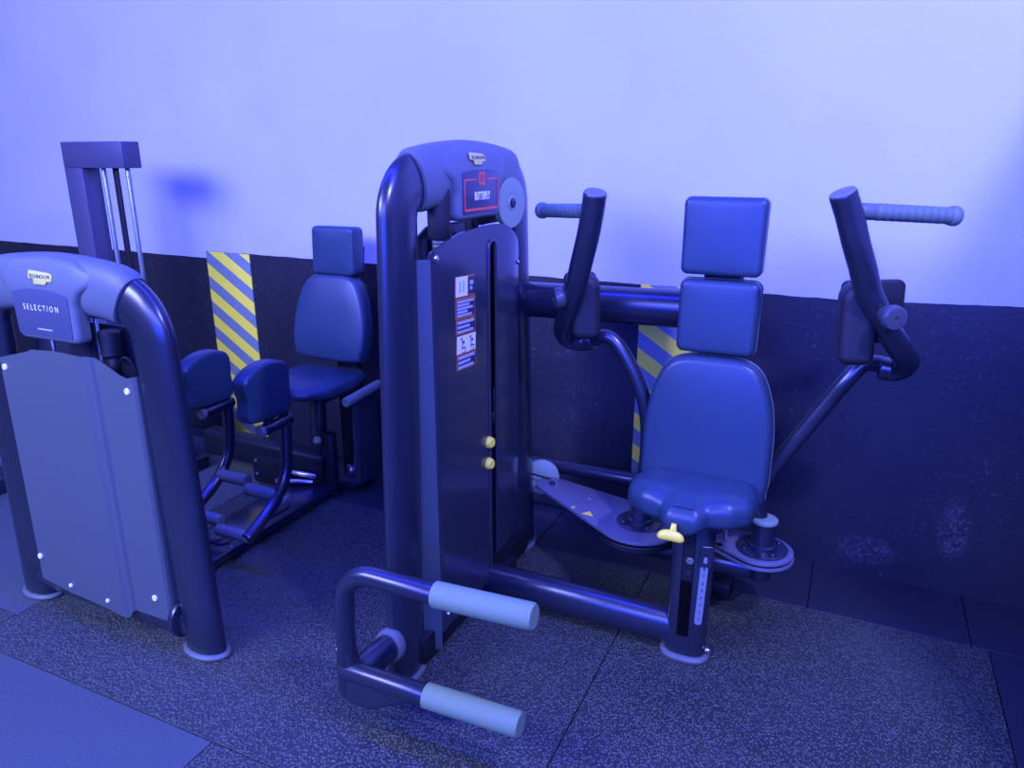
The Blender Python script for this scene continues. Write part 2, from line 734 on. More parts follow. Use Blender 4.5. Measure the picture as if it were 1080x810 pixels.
def foot_ring(parent, x, y, a, b, ref):
    """grey rubber shoe round the foot of an oval leg: a along ref"""
    bm = BM()
    rings = []
    n = 36
    for (k, z) in ((0.0, 0.0), (0.004, 0.0), (0.012, 0.004), (0.012, 0.010), (0.006, 0.016), (0.0, 0.017)):
        rings.append([Vector((x + (a + k) * math.cos(2 * PI * i / n) * (1 if ref == 'x' else 0) + (b + k) * math.sin(2 * PI * i / n) * (0 if ref == 'x' else 1),
                              y + (b + k) * math.sin(2 * PI * i / n) * (1 if ref == 'x' else 0) + (a + k) * math.cos(2 * PI * i / n) * (0 if ref == 'x' else 1), z)) for i in range(n)])
    ring_loft(bm, rings)
    return obj('foot_ring', bm, 'grey', parent, 'grey rubber foot ring')


def sub_path(path, t0, t1):
    """points of a polyline between two fractions of its length, resampled"""
    L_ = [0.0]
    for p, q in zip(path[:-1], path[1:]):
        L_.append(L_[-1] + (q - p).length)
    out = []
    n = 40
    for k in range(n + 1):
        t = (t0 + (t1 - t0) * k / n) * L_[-1]
        i = max(j for j in range(len(L_) - 1) if L_[j] <= t + 1e-9)
        out.append(path[i].lerp(path[i + 1], (t - L_[i]) / max(1e-9, L_[i + 1] - L_[i])))
    return out


def arch_cover(parent, path, t0, t1, ref, a, b):
    """moulded plastic sleeve over the top of the tower tube, thickest in the middle"""
    pts = sub_path(path, t0, t1)
    n = len(pts)
    for i, p in enumerate(pts):
        s = 2 * i / (n - 1) - 1
        p.z += 0.021 * (1 - s * s)
    bm = BM()
    ref = Vector(ref)
    rings = []
    for i, p in enumerate(pts):
        t = (pts[min(i + 1, n - 1)] - pts[max(i - 1, 0)]).normalized()
        up = t.cross(ref)
        up = up if up.z > 0 or abs(t.z) > 0.95 else -up
        s = abs(2 * i / (n - 1) - 1)
        k = 1.0 if i not in (0, n - 1) else 0.93
        aa, bb = (a + 0.004 * (1 - s)) * k, b * k
        rings.append([p + up * (aa * math.copysign(abs(math.sin(q)) ** 0.85, math.sin(q))) + ref * (bb * math.copysign(abs(math.cos(q)) ** 0.75, math.cos(q)))
                      for q in [2 * PI * j / 36 for j in range(36)]])
    ring_loft(bm, rings)
    return obj('top_cover', bm, 'cover', parent, sharp=55)


HOUSING = [(-0.128, 0), (0.128, 0), (0.133, 0.075), (0.150, 0.105), (0.215, 0.140), (0.205, 0.165), (0.120, 0.196), (0.0, 0.206), (-0.120, 0.196), (-0.205, 0.165), (-0.215, 0.140), (-0.150, 0.105), (-0.133, 0.075)]
HOUSING_R = [0.022, 0.022, 0.03, 0.035, 0.02, 0.03, 0.15, 0.2, 0.15, 0.03, 0.02, 0.035, 0.03]


def display_housing(parent, F, extra=0.0):
    bm = BM()
    pl = [(x, y - (extra if y < 0.05 else 0)) for x, y in HOUSING]
    pl = resample(round_poly(pl, HOUSING_R, 6), 0.012)

    def bulge(p):
        # upper edge leans back into the arch
        p.z -= 0.022 * max(0.0, (p.y - 0.10) / 0.1) ** 2 + 0.022 * max(0.0, (abs(p.x) - 0.125) / 0.09) ** 2
        return p
    slab(bm, pl, 0.040, F, r=0.016, n=5, puff=0.0006, inner=12, deform=bulge)
    return obj('display_housing', bm, 'cover', parent, sharp=50)


def badge(parent, mtx):
    bm = BM()
    pl = round_poly([(-0.044, -0.004), (-0.024, -0.004), (-0.022, -0.017), (0.022, -0.017), (0.024, -0.009), (0.044, -0.009), (0.044, 0.009), (0.030, 0.013), (-0.044, 0.017)], 0.004, 3)
    slab(bm, pl, 0.003, mtx, r=0.001, n=2)
    b = obj('logo_badge', bm, 'cream', parent, 'small cream badge with dark lettering')
    return b


# ------------------------------------------------------------------ butterfly machine
BX = -1.045          # plane of the weight tower


def build_butterfly():
    T = thing('butterfly_machine', 'black chest fly machine with blue padded seat, tall weight tower and red numbered display', 'gym machine', (-0.7, 1.95, 0))
    # --- tower frame
    bm = BM()
    path = fillet([(BX, 1.525, 0.012), (BX, 1.585, 1.388), (BX, 2.272, 1.388), (BX, 2.36, 0.012)], 0.092, 14)
    pth = [path[0]]
    for a, b in zip(path[:-1], path[1:]):
        k = max(1, int((b - a).length / 0.12))
        pth += [a.lerp(b, (j + 1) / k) for j in range(k)]
    sweep(bm, pth, 0.075, 0.036, ref=(1, 0, 0), n=36, bev=0.003)
    fr = obj('tower_frame', bm, 'frame', T)
    foot_ring(fr, BX, 1.525, 0.075, 0.036, 'y')
    foot_ring(fr, BX, 2.36, 0.075, 0.036, 'y')
    # --- top cover with display
    yc = 1.925
    cv = arch_cover(T, path, 0.418, 0.585, (1, 0, 0), 0.081, 0.047)
    F = frame((BX + 0.02, yc, 1.279), (0, 1, 0), (0, 0, 1))   # local x=+Y, y=up, z=+X
    hs = display_housing(T, F)
    F = F @ Matrix.Translation((0, 0.081, 0.0045))
    bm = BM()
    F2 = F @ Matrix.Translation((0, 0, 0.0355))
    pl = round_poly([(-0.112, -0.064), (0.112, -0.064), (0.114, 0.046), (0.05, 0.054), (-0.05, 0.054), (-0.114, 0.046)], [0.008, 0.008, 0.008, 0.05, 0.05, 0.008], 4)
    slab(bm, pl, 0.0022, F2, r=0.0008, n=2)
    obj('display_panel', bm, 'display_dark', hs)
    F3 = F @ Matrix.Translation((0, 0, 0.0382))
    bm = BM()
    tk = 0.0035
    for (cx, cy, sx, sy) in ((-0.068, 0.028, 0.070, tk), (0.066, 0.028, 0.074, tk), (0, -0.053, 0.206, 0.006), (-0.103, -0.0125, tk, 0.083), (0.103, -0.0125, tk, 0.083)):
        box(bm, (cx, cy, 0), (sx, sy, 0.0008), mtx=F3)
    obj('display_border', bm, 'red', hs, 'thin red printed frame')
    text('display_number', '02', 0.050, F3 @ Matrix.Translation((0, 0.028, 0)), 'red', hs, 'red number 02', xs=0.85, bold=0.0008)
    text('display_lettering', 'BUTTERFLY', 0.030, F3 @ Matrix.Translation((0.002, -0.018, 0)), 'white', hs, 'white word BUTTERFLY', xs=0.62, bold=0.0010)
    Fb = frame((BX + 0.0555, yc - 0.015, 1.443), (0, 1, 0.0), (-0.20, 0, 1))
    bd = badge(cv, Fb)
    text('badge_lettering', 'TECHNOGYM', 0.0125, Fb @ Matrix.Translation((0, 0.002, 0.0034)), 'ink', cv, 'dark badge lettering')
    # --- weight guide boot and stem
    bm = BM()
    lathe(bm, (BX + 0.012, 1.765, 1.235), (0, 0, 1), [(0.026, 0), (0.030, 0.005), (0.031, 0.06), (0.033, 0.14), (0.030, 0.165), (0, 0.165)], 28)
    bt = obj('guide_sleeve', bm, 'rubber', T)
    bm = BM()
    prof = []
    for k in range(7):
        prof += [(0.0215 - 0.0006 * k, 0.072 - 0.011 * k), (0.0185 - 0.0006 * k, 0.066 - 0.011 * k)]
    lathe(bm, (BX + 0.012, 1.765, 1.165), (0, 0, 1), prof[::-1], 24)
    obj('bellows', bm, 'grey', bt, 'pale grey ribbed bellows')
    for y in (1.82, 1.935, 2.05):
        bm = BM()
        cyl(bm, (BX, y, 0.10), (BX, y, 1.37), 0.006 if y != 1.935 else 0.0035, 12, 0.001)
        obj('guide_rod' if y != 1.935 else 'lift_cable', bm, 'steel' if y != 1.935 else 'black', T)
    bm = BM()
    box(bm, (BX - 0.005, 1.985, 1.265), (0.03, 0.045, 0.07), 0.006)
    box(bm, (BX - 0.005, 2.09, 1.275), (0.035, 0.17, 0.05), 0.01)
    obj('pulley_bracket', bm, 'black', T)
    # --- upper pulley
    bm = BM()
    o = (-1.008, 2.142, 1.311)
    lathe(bm, o, (1, -0.12, 0), [(0.012, 0), (0.072, 0), (0.077, 0.004), (0.071, 0.010), (0.077, 0.016), (0.075, 0.021), (0.062, 0.022), (0.022, 0.019), (0.020, 0.022), (0, 0.022)], 44)
    pu = obj('pulley_wheel', bm, 'pulley', T, 'pale grey pulley wheel')
    bm = BM()
    lathe(bm, Vector(o) + Vector((0.021, -0.0025, 0)), (1, -0.12, 0), [(0.015, 0), (0.015, 0.004), (0.011, 0.007), (0.006, 0.007), (0.005, 0.004), (0, 0.004)], 20)
    obj('axle_bolt', bm, 'frame', pu)
    # --- front shroud: a bent sheet with a slot
    sx = -0.985
    bm = BM()

    def top_z(y):
        if y < 1.78:
            return 1.213 + (y - 1.635) * 0.24
        t = (y - 1.78) / (2.165 - 1.78)
        return 1.2478 + 0.010 * math.sin(min(1, t * 1.8) * PI / 2) - 0.085 * max(0, (t - 0.55) / 0.62) ** 2.4
    cols = [1.632, 1.640, 1.66, 1.70, 1.735, 1.79, 1.85, 1.91, 1.958, 1.964, 1.972, 1.98, 1.988, 1.996, 2.004, 2.012, 2.018, 2.05, 2.09, 2.13, 2.165, 2.19, 2.21, 2.225, 2.233]

    def depth(y):
        d = 0
        if y > 2.05:
            d = -0.022 * ((y - 2.05) / 0.183) ** 3
        if y < 1.64:
            d = -0.004
        return d
    yS0, yS1 = 1.964, 2.012
    yS = (yS0 + yS1) / 2
    rS = (yS1 - yS0) / 2
    zT, zBm = 1.212, 0.0

    def slot_top(y):
        return zT - rS + math.sqrt(max(0, rS * rS - (y - yS) ** 2))
    th = 0.006

    def zlev(y, k):
        # k = 0 bottom, 1 = slot top level, 2 = top
        if k == 0:
            return 0.085 if y <= 2.0 else 0.16
        if k == 1:
            return slot_top(y) if yS0 <= y <= yS1 else zT - rS
        t = top_z(y)
        if y < 1.64:
            t -= 0.012
        return t
    grid = {}
    for i, y in enumerate(cols):
        zs = [zlev(y, 0)] + [zlev(y, 0) + (zlev(y, 1) - zlev(y, 0)) * q / 4 for q in range(1, 4)] + [zlev(y, 1), zlev(y, 2)]
        for k, z in enumerate(zs):
            grid[i, k] = bm.verts.new((sx + depth(y), y, z))
    for i in range(len(cols) - 1):
        for k in range(5):
            if cols[i] >= yS0 - 1e-6 and cols[i + 1] <= yS1 + 1e-6 and k < 4:
                continue
            bm.faces.new((grid[i, k], grid[i + 1, k], grid[i + 1, k + 1], grid[i, k + 1]))
    geo = bmesh.ops.extrude_face_region(bm, geom=list(bm.faces))
    bmesh.ops.translate(bm, verts=[v for v in geo['geom'] if isinstance(v, bmesh.types.BMVert)], vec=(-th, 0, 0))
    sh = obj('front_shroud', bm, 'shroud', T, 'glossy dark weight stack cover')
    # slot lip
    bm = BM()
    lip = [(sx + 0.001, yS0, 0.10)] + [(sx + 0.001, yS - rS * math.cos(PI * k / 12), zT - rS + rS * math.sin(PI * k / 12)) for k in range(13)] + [(sx + 0.001, yS1, 0.16)]
    sweep(bm, lip, 0.005, n=10, bev=0.001)
    obj('slot_lip', bm, 'shroud', sh)
    # pale return facing the near leg
    bm = BM()
    vs = []
    pl = [(-0.985, 1.634), (-1.030, 1.606), (-1.034, 1.612), (-0.991, 1.641)]
    ring_loft(bm, [[Vector((x, y, z)) for x, y in pl] for z in (0.03, 0.6, 1.196)])
    obj('shroud_return', bm, 'shroud_edge', sh, 'pale grey side strip of the cover')
    bm = BM()
    pl = [(-0.5 * 0.66, 0.10), (0.29, 0.10), (0.29, 1.05), (0.25, 1.20), (0.12, 1.262), (-0.12, 1.262), (-0.25, 1.20), (-0.29, 1.05), (-0.30, 0.10)]
    pl = [(a, b) for a, b in pl[1:]]
    slab(bm, round_poly(pl, 0.04, 5), 0.006, frame((-1.108, 1.94, 0), (0, 1, 0), (0, 0, 1)), r=0.001, n=1)
    obj('rear_shroud', bm, 'shroud', T)
    bolt('screw', (sx, 1.662, 1.196), (1, 0, 0), 0.010, sh)
    bolt('screw', (sx - 0.012, 2.200, 1.12), (1, 0.6, 0), 0.007, sh)
    bolt('screw', (sx, 1.672, 0.13), (1, 0, 0), 0.007, sh)
    # stickers
    st = [(1.131, 1.073, 'top'), (1.071, 1.010, 'txt3'), (1.008, 0.968, 'txt2'), (0.965, 0.909, 'pict'), (0.907, 0.864, 'txt2')]
    Fs = lambda zc: frame((sx + 0.0002, 1.817, zc), (0, 1, -0.06), (0, 0, 1)) @ Matrix.Diagonal((1.15, 1, 1, 1))
    for z1, z0, kind in st:
        h = z1 - z0
        zc = (z0 + z1) / 2
        f = Fs(zc)
        bm = BM()

        def blk(cx, cy, sx_, sy_, mi, z=0.0006):
            n0 = len(bm.faces)
            box(bm, (cx, cy, z), (sx_, sy_, 0.0012), mtx=f)
            bm.faces.ensure_lookup_table()
            for fc in bm.faces[n0:]:
                fc.material_index = mi
        W = 0.100
        blk(0, 0, W, h, 0)
        z2 = 0.0012
        if kind == 'top':
            blk(-0.018, 0, 0.058, h * 0.94, 1, z2)
            blk(0.031, 0, 0.036, h * 0.84, 2, z2)
            blk(0.031, 0.008, 0.018, 0.012, 3, z2 + 0.0004)
            blk(0.029, -0.008, 0.012, 0.010, 3, z2 + 0.0004)
            for q in (-0.028, -0.010):
                blk(q, 0.0, 0.008, h * 0.55, 3, z2 + 0.0004)
        elif kind == 'pict':
            blk(0, 0, W * 0.96, h * 0.90, 1, z2)
            for q in (-0.022, 0.024):
                blk(q, -0.002, 0.004, h * 0.5, 2, z2 + 0.0004)
                blk(q + 0.009, -0.010, 0.014, 0.004, 2, z2 + 0.0004)
                blk(q + 0.006, 0.006, 0.010, 0.007, 2, z2 + 0.0004)
                blk(q - 0.004, 0.016, 0.007, 0.007, 2, z2 + 0.0004)
                blk(q + 0.015, -0.018, 0.003, 0.014, 2, z2 + 0.0004)
                blk(q + 0.004, -0.023, 0.016, 0.0025, 0, z2 + 0.0004)
        else:
            blk(0.0, 0, W * 0.92, h * 0.80, 2, z2)
            nl = 5 if kind == 'txt3' else 3
            for q in range(nl):
                yy = h * 0.32 - h * 0.64 * q / (nl - 1)
                ln = W * (0.84, 0.62, 0.80, 0.52, 0.74)[q]
                blk(-W * 0.44 + ln / 2, yy, ln, h * 0.56 / nl, 3, z2 + 0.0004)
        obj('instruction_sticker', bm, ['orange', 'white', 'ink', 'greyprint'], sh, 'small printed instruction sticker with orange border')
    # weight stack seen through the slot, with a dark sheet added for its shade
    bm = BM()
    box(bm, (-1.072, 2.06, 0.955), (0.008, 0.40, 0.52), 0.002, seg=1)
    obj('slot_shade_sheet', bm, 'slot_shade', T)  # added near-black sheet, stands for the dark inside the cover
    nW = 22
    for k in range(nW):
        bm = BM()
        box(bm, (BX, yS, 0.135 + 0.0225 * k), (0.075, 0.30, 0.019), 0.003, seg=1)
        obj('weight_plate', bm, 'stack', T)
    for z, dy in ((0.583, -0.006), (0.512, -0.010)):
        bm = BM()
        lathe(bm, (sx - 0.045, yS + dy - 0.012, z), (1, -0.35, 0), [(0.007, 0), (0.007, 0.035), (0.017, 0.038), (0.020, 0.047), (0.018, 0.060), (0.012, 0.066), (0, 0.066)], 20)
        obj('selector_pin', bm, 'yellow', T, 'yellow weight selector pin')
    # floor rail between the legs
    bm = BM()
    box(bm, (BX, 1.94, 0.055), (0.085, 0.76, 0.09), 0.01)
    box(bm, (BX + 0.06, 2.07, 0.05), (0.05, 0.10, 0.085), 0.006)
    obj('base_rail', bm, 'black', T)

    # --- long tubes
    bm = BM()
    sweep(bm, [(BX, 1.98, 0.078), (-0.7, 1.977, 0.078), (-0.36, 1.972, 0.078)], 0.044, 0.056, ref=(0, 0, 1), n=32, bev=0.002)
    obj('base_tube', bm, 'frame', T)
    bm = BM()
    sweep(bm, [(-1.06, 2.35, 0.97), (-0.7, 2.345, 0.978), (-0.35, 2.34, 0.984)], 0.05, 0.061, ref=(0, 0, 1), n=36, bev=0.003)
    obj('back_beam', bm, 'frame', T)
    bm = BM()
    sweep(bm, [(-1.05, 2.475, 0.300), (-0.35, 2.475, 0.306)], 0.026, n=20, bev=0.002)
    obj('rear_tube', bm, 'frame', T)
    bm = BM()
    sweep(bm, [(-0.598, 2.20, 0.200), (-0.16, 2.195, 0.200)], 0.030, 0.034, n=24, bev=0.006)
    obj('pivot_bar', bm, 'frame', T)
    bm = BM()
    box(bm, (-0.345, 2.34, 0.03), (0.20, 0.09, 0.06), 0.012)
    box(bm, (-0.345, 2.28, 0.06), (0.07, 0.12, 0.10), 0.008)
    obj('rear_foot', bm, 'black', T)
    # --- seat upright behind the pads
    bm = BM()
    sweep(bm, [(-0.345, 2.34, 0.05), (-0.345, 2.335, 0.6), (-0.345, 2.31, 0.95), (-0.345, 2.285, 1.24)], 0.05, 0.035, ref=(0, 1, 0), n=28, bev=0.004)
    obj('seat_upright', bm, 'frame', T)

    # --- front seat post
    px, py = -0.327, 1.965
    bm = BM()
    sweep(bm, [(px, py, 0.014), (px + 0.001, py + 0.004, 0.24), (px + 0.002, py + 0.008, 0.47)], 0.043, 0.060, ref=(1, 0, 0), n=36, bev=0.003, sup=2.8)
    po = obj('seat_post', bm, 'frame', T)
    bm = BM()
    rings = []
    for (k, z) in ((0, 0), (0.008, 0), (0.014, 0.004), (0.014, 0.012), (0.008, 0.018), (0, 0.019)):
        rings.append([Vector((px + math.copysign(abs(math.cos(t)) ** (2 / 2.6), math.cos(t)) * (0.060 + k), py + math.copysign(abs(math.sin(t)) ** (2 / 2.6), math.sin(t)) * (0.043 + k), z))
                      for t in [2 * PI * q / 36 for q in range(36)]])
    ring_loft(bm, rings)
    obj('foot_ring', bm, 'grey', po, 'grey rubber foot ring')
    yf = py - 0.0435
    tilt = lambda z: yf + 0.004 * z / 0.24
    Fp = frame((px, yf - 0.0002, 0.0), (1, 0, 0), (0, 0.0167, 1))
    bm = BM()
    slab(bm, round_poly([(-0.021, 0.085), (0.013, 0.085), (0.013, 0.43), (-0.021, 0.43)], 0.004, 3), 0.0015, Fp, r=0.0005, n=1)
    obj('adjustment_slot', bm, 'slot_shade', po, 'dark adjustment slot, shade painted on')  # flat plate on the post, painted near-black for the shade of a recess
    bm = BM()
    slab(bm, round_poly([(-0.019, 0.27), (0.012, 0.27), (0.012, 0.43), (-0.019, 0.43)], 0.004, 3), 0.004, Fp, r=0.001, n=1)
    obj('slider', bm, 'black', po)
    bolt('bolt', Fp @ Vector((0.002, 0.338, 0.004)), (0, -1, 0), 0.011, po, 'grey')
    bolt('bolt', Fp @ Vector((0.0, 0.298, 0.004)), (0, -1, 0), 0.008, po, 'frame')
    Fsc = Fp @ Matrix.Translation((0.035, 0.035, -0.0035)) @ Matrix.Rotation(R(18), 4, 'Y') @ Matrix.Rotation(R(-1.5), 4, 'Z')
    bm = BM()
    slab(bm, rrect(0.022, 0.215, 0.0108, 6), 0.003, Fsc @ Matrix.Translation((0, 0.205, 0)), r=0.0008, n=1)
    sc = obj('height_scale', bm, 'scale', po, 'pale blue grey height scale')
    for k in range(8):
        text('scale_number', str(k + 1), 0.013, Fsc @ Matrix.Translation((0, 0.118 + 0.0235 * k, 0.0034)), 'ink', po)
    bm = BM()
    slab(bm, rrect(0.036, 0.065, 0.004, 3), 0.006, Fsc @ Matrix.Translation((0.000, 0.322, 0.0)), r=0.001, n=1)
    ind = obj('height_indicator', bm, 'frame', po)
    bm = BM()
    slab(bm, rrect(0.011, 0.02, 0.005, 4), 0.0012, Fsc @ Matrix.Translation((0.0, 0.312, 0.006)), r=0.0003, n=1)
    obj('indicator_window', bm, 'scale', po)
    for sgn in (-1, 1):
        bolt('foot_bolt', (px + sgn * 0.062, py - 0.006, 0.032), (sgn, 0, 0), 0.007, po, 'steel', 0.012)

    # --- seat
    sxm, sy = -0.348, 2.0
    out = [(-0.155, 0.125), (0.155, 0.125), (0.186, 0.02), (0.178, -0.055), (0.125, -0.092), (0.070, -0.102), (0.046, -0.140), (-0.046, -0.140), (-0.070, -0.102), (-0.125, -0.092), (-0.178, -0.055), (-0.186, 0.02)]
    ol = round_poly(out, [0.05, 0.05, 0.06, 0.05, 0.05, 0.02, 0.03, 0.03, 0.02, 0.05, 0.05, 0.06], 6)

    def seat_def(p):
        x, y, z = p
        # thighs sink in either side of a low nose; front edge falls away
        front = max(0.0, min(1.0, (-0.02 - y) / 0.12))
        lob = math.exp(-((abs(x) - 0.105) / 0.055) ** 2)
        nose = math.exp(-(x / 0.040) ** 2)
        if z > 0.04:
            z += 0.010 * lob * (0.4 + 0.6 * front) - 0.030 * front ** 1.5 * (1 - 0.25 * lob) + 0.004 * nose * front
            z -= 0.007 * front * math.exp(-((abs(x) - 0.056) / 0.018) ** 2)
        else:
            z -= 0.022 * front * nose
            z += 0.012 * (abs(x) / 0.186) ** 3
        return Vector((x, y, z))
    bm = BM()
    slab(bm, resample(ol, 0.012), 0.085, frame((sxm, sy, 0.452), (1, 0, 0), (0, 1, -0.03)), r=0.034, n=6, back_r=0.02, puff=0.012, inner=7, deform=seat_def)
    se = obj('seat', bm, 'vinyl', T, 'blue vinyl seat with a narrow nose', sharp=70)
    bm = BM()
    arc = [(sxm - 0.030 + 0.060 * k / 12, sy - 0.118 - 0.004 * math.sin(PI * k / 12), 0.5195 + 0.004 * math.sin(PI * k / 12)) for k in range(13)]
    sweep(bm, arc, 0.0016, n=8, bev=0.0004)
    obj('seat_seam', bm, 'rubber', se)
    bm = BM()
    box(bm, (sxm, 2.02, 0.443), (0.20, 0.17, 0.022), 0.006)
    sweep(bm, [(sxm + 0.008, 1.975, 0.35), (sxm + 0.008, 1.985, 0.45)], 0.034, 0.046, ref=(1, 0, 0), n=24, bev=0.002)
    obj('seat_plate', bm, 'black', T)
    # yellow lever
    bm = BM()
    Fl = frame((-0.368, 1.838, 0.452), (1, 0.10, -0.06), (0, 0.30, 1))
    rings = []
    for q in range(17):
        t = -1 + 2 * q / 16
        k = math.sqrt(max(0.0, 1 - abs(t) ** 3.2)) * 0.98 + 0.02
        rings.append([Fl @ Vector((0.038 * t, 0.0155 * k * math.sin(2 * PI * j / 20) - 0.006 * t * t, 0.0115 * k * math.cos(2 * PI * j / 20))) for j in range(20)])
    ring_loft(bm, rings)
    slab(bm, round_poly([(-0.010, 0.006), (0.010, 0.006), (0.007, 0.034), (-0.007, 0.034)], 0.003, 3), 0.012, Fl @ Matrix.Translation((0.004, 0, -0.006)), r=0.003, n=2)
    lv = obj('seat_lever', bm, 'yellow', T, 'yellow seat height lever')
    bm = BM()
    cyl(bm, (-0.372, 1.872, 0.483), (-0.352, 1.965, 0.445), 0.008, 16)
    box(bm, (-0.383, 1.868, 0.438), (0.026, 0.02, 0.014), 0.003)
    obj('lever_rod', bm, 'pulley', lv, 'pale metal lever rod')

    # --- back pads
    def tf(yb, zb, tl):
        return frame((sxm + 0.004, yb, zb), (1, 0, 0), (0, math.sin(R(tl)), math.cos(R(tl))))
    F = tf(2.165, 0.455, 5.0)
    out = closed_spline([(-0.150, 0.0), (0.150, 0.0), (0.186, 0.035), (0.190, 0.12), (0.188, 0.22), (0.172, 0.315), (0.138, 0.392), (0.085, 0.424), (0, 0.428), (-0.085, 0.424), (-0.138, 0.392), (-0.172, 0.315), (-0.188, 0.22), (-0.190, 0.12), (-0.186, 0.035)])
    bm = BM()
    slab(bm, resample(out, 0.014), 0.068, F, r=0.022, n=5, back_r=0.006, puff=0.008, inner=6)
    bp = obj('backrest', bm, 'vinyl', T, 'large blue vinyl backrest', sharp=70)
    bm = BM()
    ed = inset_poly(out, -0.001)
    sweep(bm, [F @ Vector((p[0], p[1], 0.018)) for p in ed + ed[:2]], 0.0022, n=8, bev=0)
    obj('backrest_piping', bm, 'grey', bp)
    F = tf(2.205, 0.892, 3.0)
    bm = BM()
    slab(bm, resample(round_poly([(-0.112, 0), (0.112, 0), (0.114, 0.215), (-0.114, 0.215)], 0.022, 6), 0.014), 0.062, F, r=0.017, n=5, back_r=0.006, puff=0.002, inner=6)
    up = obj('upper_pad', bm, 'vinyl', T, 'square blue vinyl middle pad', sharp=70)
    bm = BM()
    ed = inset_poly(round_poly([(-0.112, 0), (0.112, 0), (0.114, 0.215), (-0.114, 0.215)], 0.022, 8), -0.001)
    sweep(bm, [F @ Vector((p[0], p[1], 0.014)) for p in ed + ed[:2]], 0.0022, n=8, bev=0)
    obj('pad_piping', bm, 'grey', up)
    F = tf(2.212, 1.122, 2.0)
    bm = BM()
    slab(bm, resample(round_poly([(-0.114, 0), (0.112, 0), (0.114, 0.218), (-0.116, 0.218)], 0.020, 6), 0.014), 0.066, F, r=0.016, n=5, back_r=0.012, puff=0.002, inner=6)
    obj('headrest', bm, 'vinyl', T, 'square blue vinyl headrest', sharp=70)
    bm = BM()
    box(bm, (sxm, 2.225, 1.05), (0.105, 0.022, 0.36), 0.006)
    box(bm, (sxm, 2.232, 0.72), (0.105, 0.022, 0.52), 0.006)
    box(bm, (sxm, 2.262, 0.80), (0.06, 0.06, 0.10), 0.006)
    box(bm, (sxm, 2.255, 1.12), (0.06, 0.06, 0.08), 0.006)
    obj('pad_bracket', bm, 'black', T)

    # --- cams
    zc = 0.283
    bm = BM()
    pl = hull([(-0.925, 2.355, 0.058), (-0.548, 2.188, 0.135)], 48)
    slab(bm, resample(pl, 0.03), 0.010, frame((0, 0, zc - 0.010), (1, 0, 0), (0, 1, 0)), r=0.002, n=2)
    cl = obj('cam_plate', bm, 'plate', T, 'long tapered metal plate with yellow marks')
    bm = BM()
    lathe(bm, (-0.548, 2.188, zc - 0.036), (0, 0, 1), [(0.136, 0), (0.141, 0.003), (0.133, 0.009), (0.141, 0.015), (0.139, 0.020), (0, 0.020)], 56)
    obj('cable_disc', bm, 'black', cl)
    bm = BM()
    pl2 = hull([(-0.285, 2.225, 0.060), (-0.158, 2.19, 0.098)], 48)
    slab(bm, resample(pl2, 0.03), 0.008, frame((0, 0, zc - 0.010), (1, 0, 0), (0, 1, 0)), r=0.002, n=2)
    cr = obj('cam_plate', bm, 'plate', T, 'short rounded metal plate beside the seat')
    bm = BM()
    slab(bm, resample(inset_poly(pl2, -0.003), 0.03), 0.008, frame((0, 0, zc - 0.026), (1, 0, 0), (0, 1, 0)), r=0.002, n=2)
    obj('lower_plate', bm, 'plate', cr)
    bm = BM()
    slab(bm, resample(inset_poly(pl2, 0.004), 0.03), 0.012, frame((0, 0, zc - 0.021), (1, 0, 0), (0, 1, 0)))
    lathe(bm, (-0.28, 2.16, zc - 0.003), (0, 0, 1), [(0.011, 0), (0.011, 0.0022), (0, 0.0022)], 16)
    obj('cable_disc', bm, 'black', cr)
    for (cx, cy, par, hgt, capm) in ((-0.545, 2.20, cl, 0.43, 'frame'), (-0.155, 2.19, cr, 0.385, 'pulley')):
        bm = BM()
        lathe(bm, (cx, cy, zc), (0, 0, 1), [(0.078, 0), (0.078, 0.003), (0.074, 0.005), (0.044, 0.006), (0.043, 0.016), (0.036, 0.020), (0.036, hgt - zc - 0.012), (0.0, hgt - zc - 0.012)], 40)
        obj('pivot_post', bm, 'frame', par)
        bm = BM()
        lathe(bm, (cx, cy, hgt - 0.012), (0, 0, 1), [(0.036, 0), (0.040, 0.002), (0.040, 0.010), (0.036, 0.014), (0.02, 0.016), (0, 0.016)], 32)
        obj('post_cap', bm, capm, par, 'pale grey post cap' if capm == 'pulley' else None)
        bm = BM()
        cyl(bm, (cx, cy, 0.18), (cx, cy, zc - 0.02), 0.034, 24)
        obj('pivot_stem', bm, 'frame', par)
        for q in range(4):
            t = 2 * PI * q / 4 - 0.9
            bolt('bolt', (cx + 0.061 * math.cos(t), cy + 0.061 * math.sin(t), zc + 0.004), (0, 0, 1), 0.010, par, 'frame', 0.010)
    bolt('bolt', (-0.922, 2.352, zc), (0, 0, 1), 0.011, cl, 'frame', 0.012)
    bolt('bolt', (-0.755, 2.29, zc), (0, 0, 1), 0.006, cl, 'steel', 0.003)
    bm = BM()
    slab(bm, [(-0.742, 2.172), (-0.700, 2.168), (-0.722, 2.20)], 0.0012, frame((0, 0, zc), (1, 0, 0), (0, 1, 0)))
    obj('warning_mark', bm, 'yellow', cl, 'small yellow warning triangle')
    bm = BM()
    lathe(bm, (-0.785, 2.205, zc), (0, 0, 1), [(0.008, 0), (0.008, 0.0012), (0, 0.0012)], 14)
    obj('warning_dot', bm, 'cream', cl, 'small pale dot')
    # lower pulley and cable
    bm = BM()
    o = Vector((-0.988, 2.412, 0.276))
    lathe(bm, o, (0.25, -1, 0.15), [(0.01, -0.012), (0.060, -0.012), (0.066, -0.008), (0.060, 0), (0.066, 0.008), (0.060, 0.012), (0.02, 0.011), (0, 0.013)], 40)
    lp = obj('pulley_wheel', bm, 'pulley', T, 'pale pulley wheel at the end of the plate')
    bm = BM()
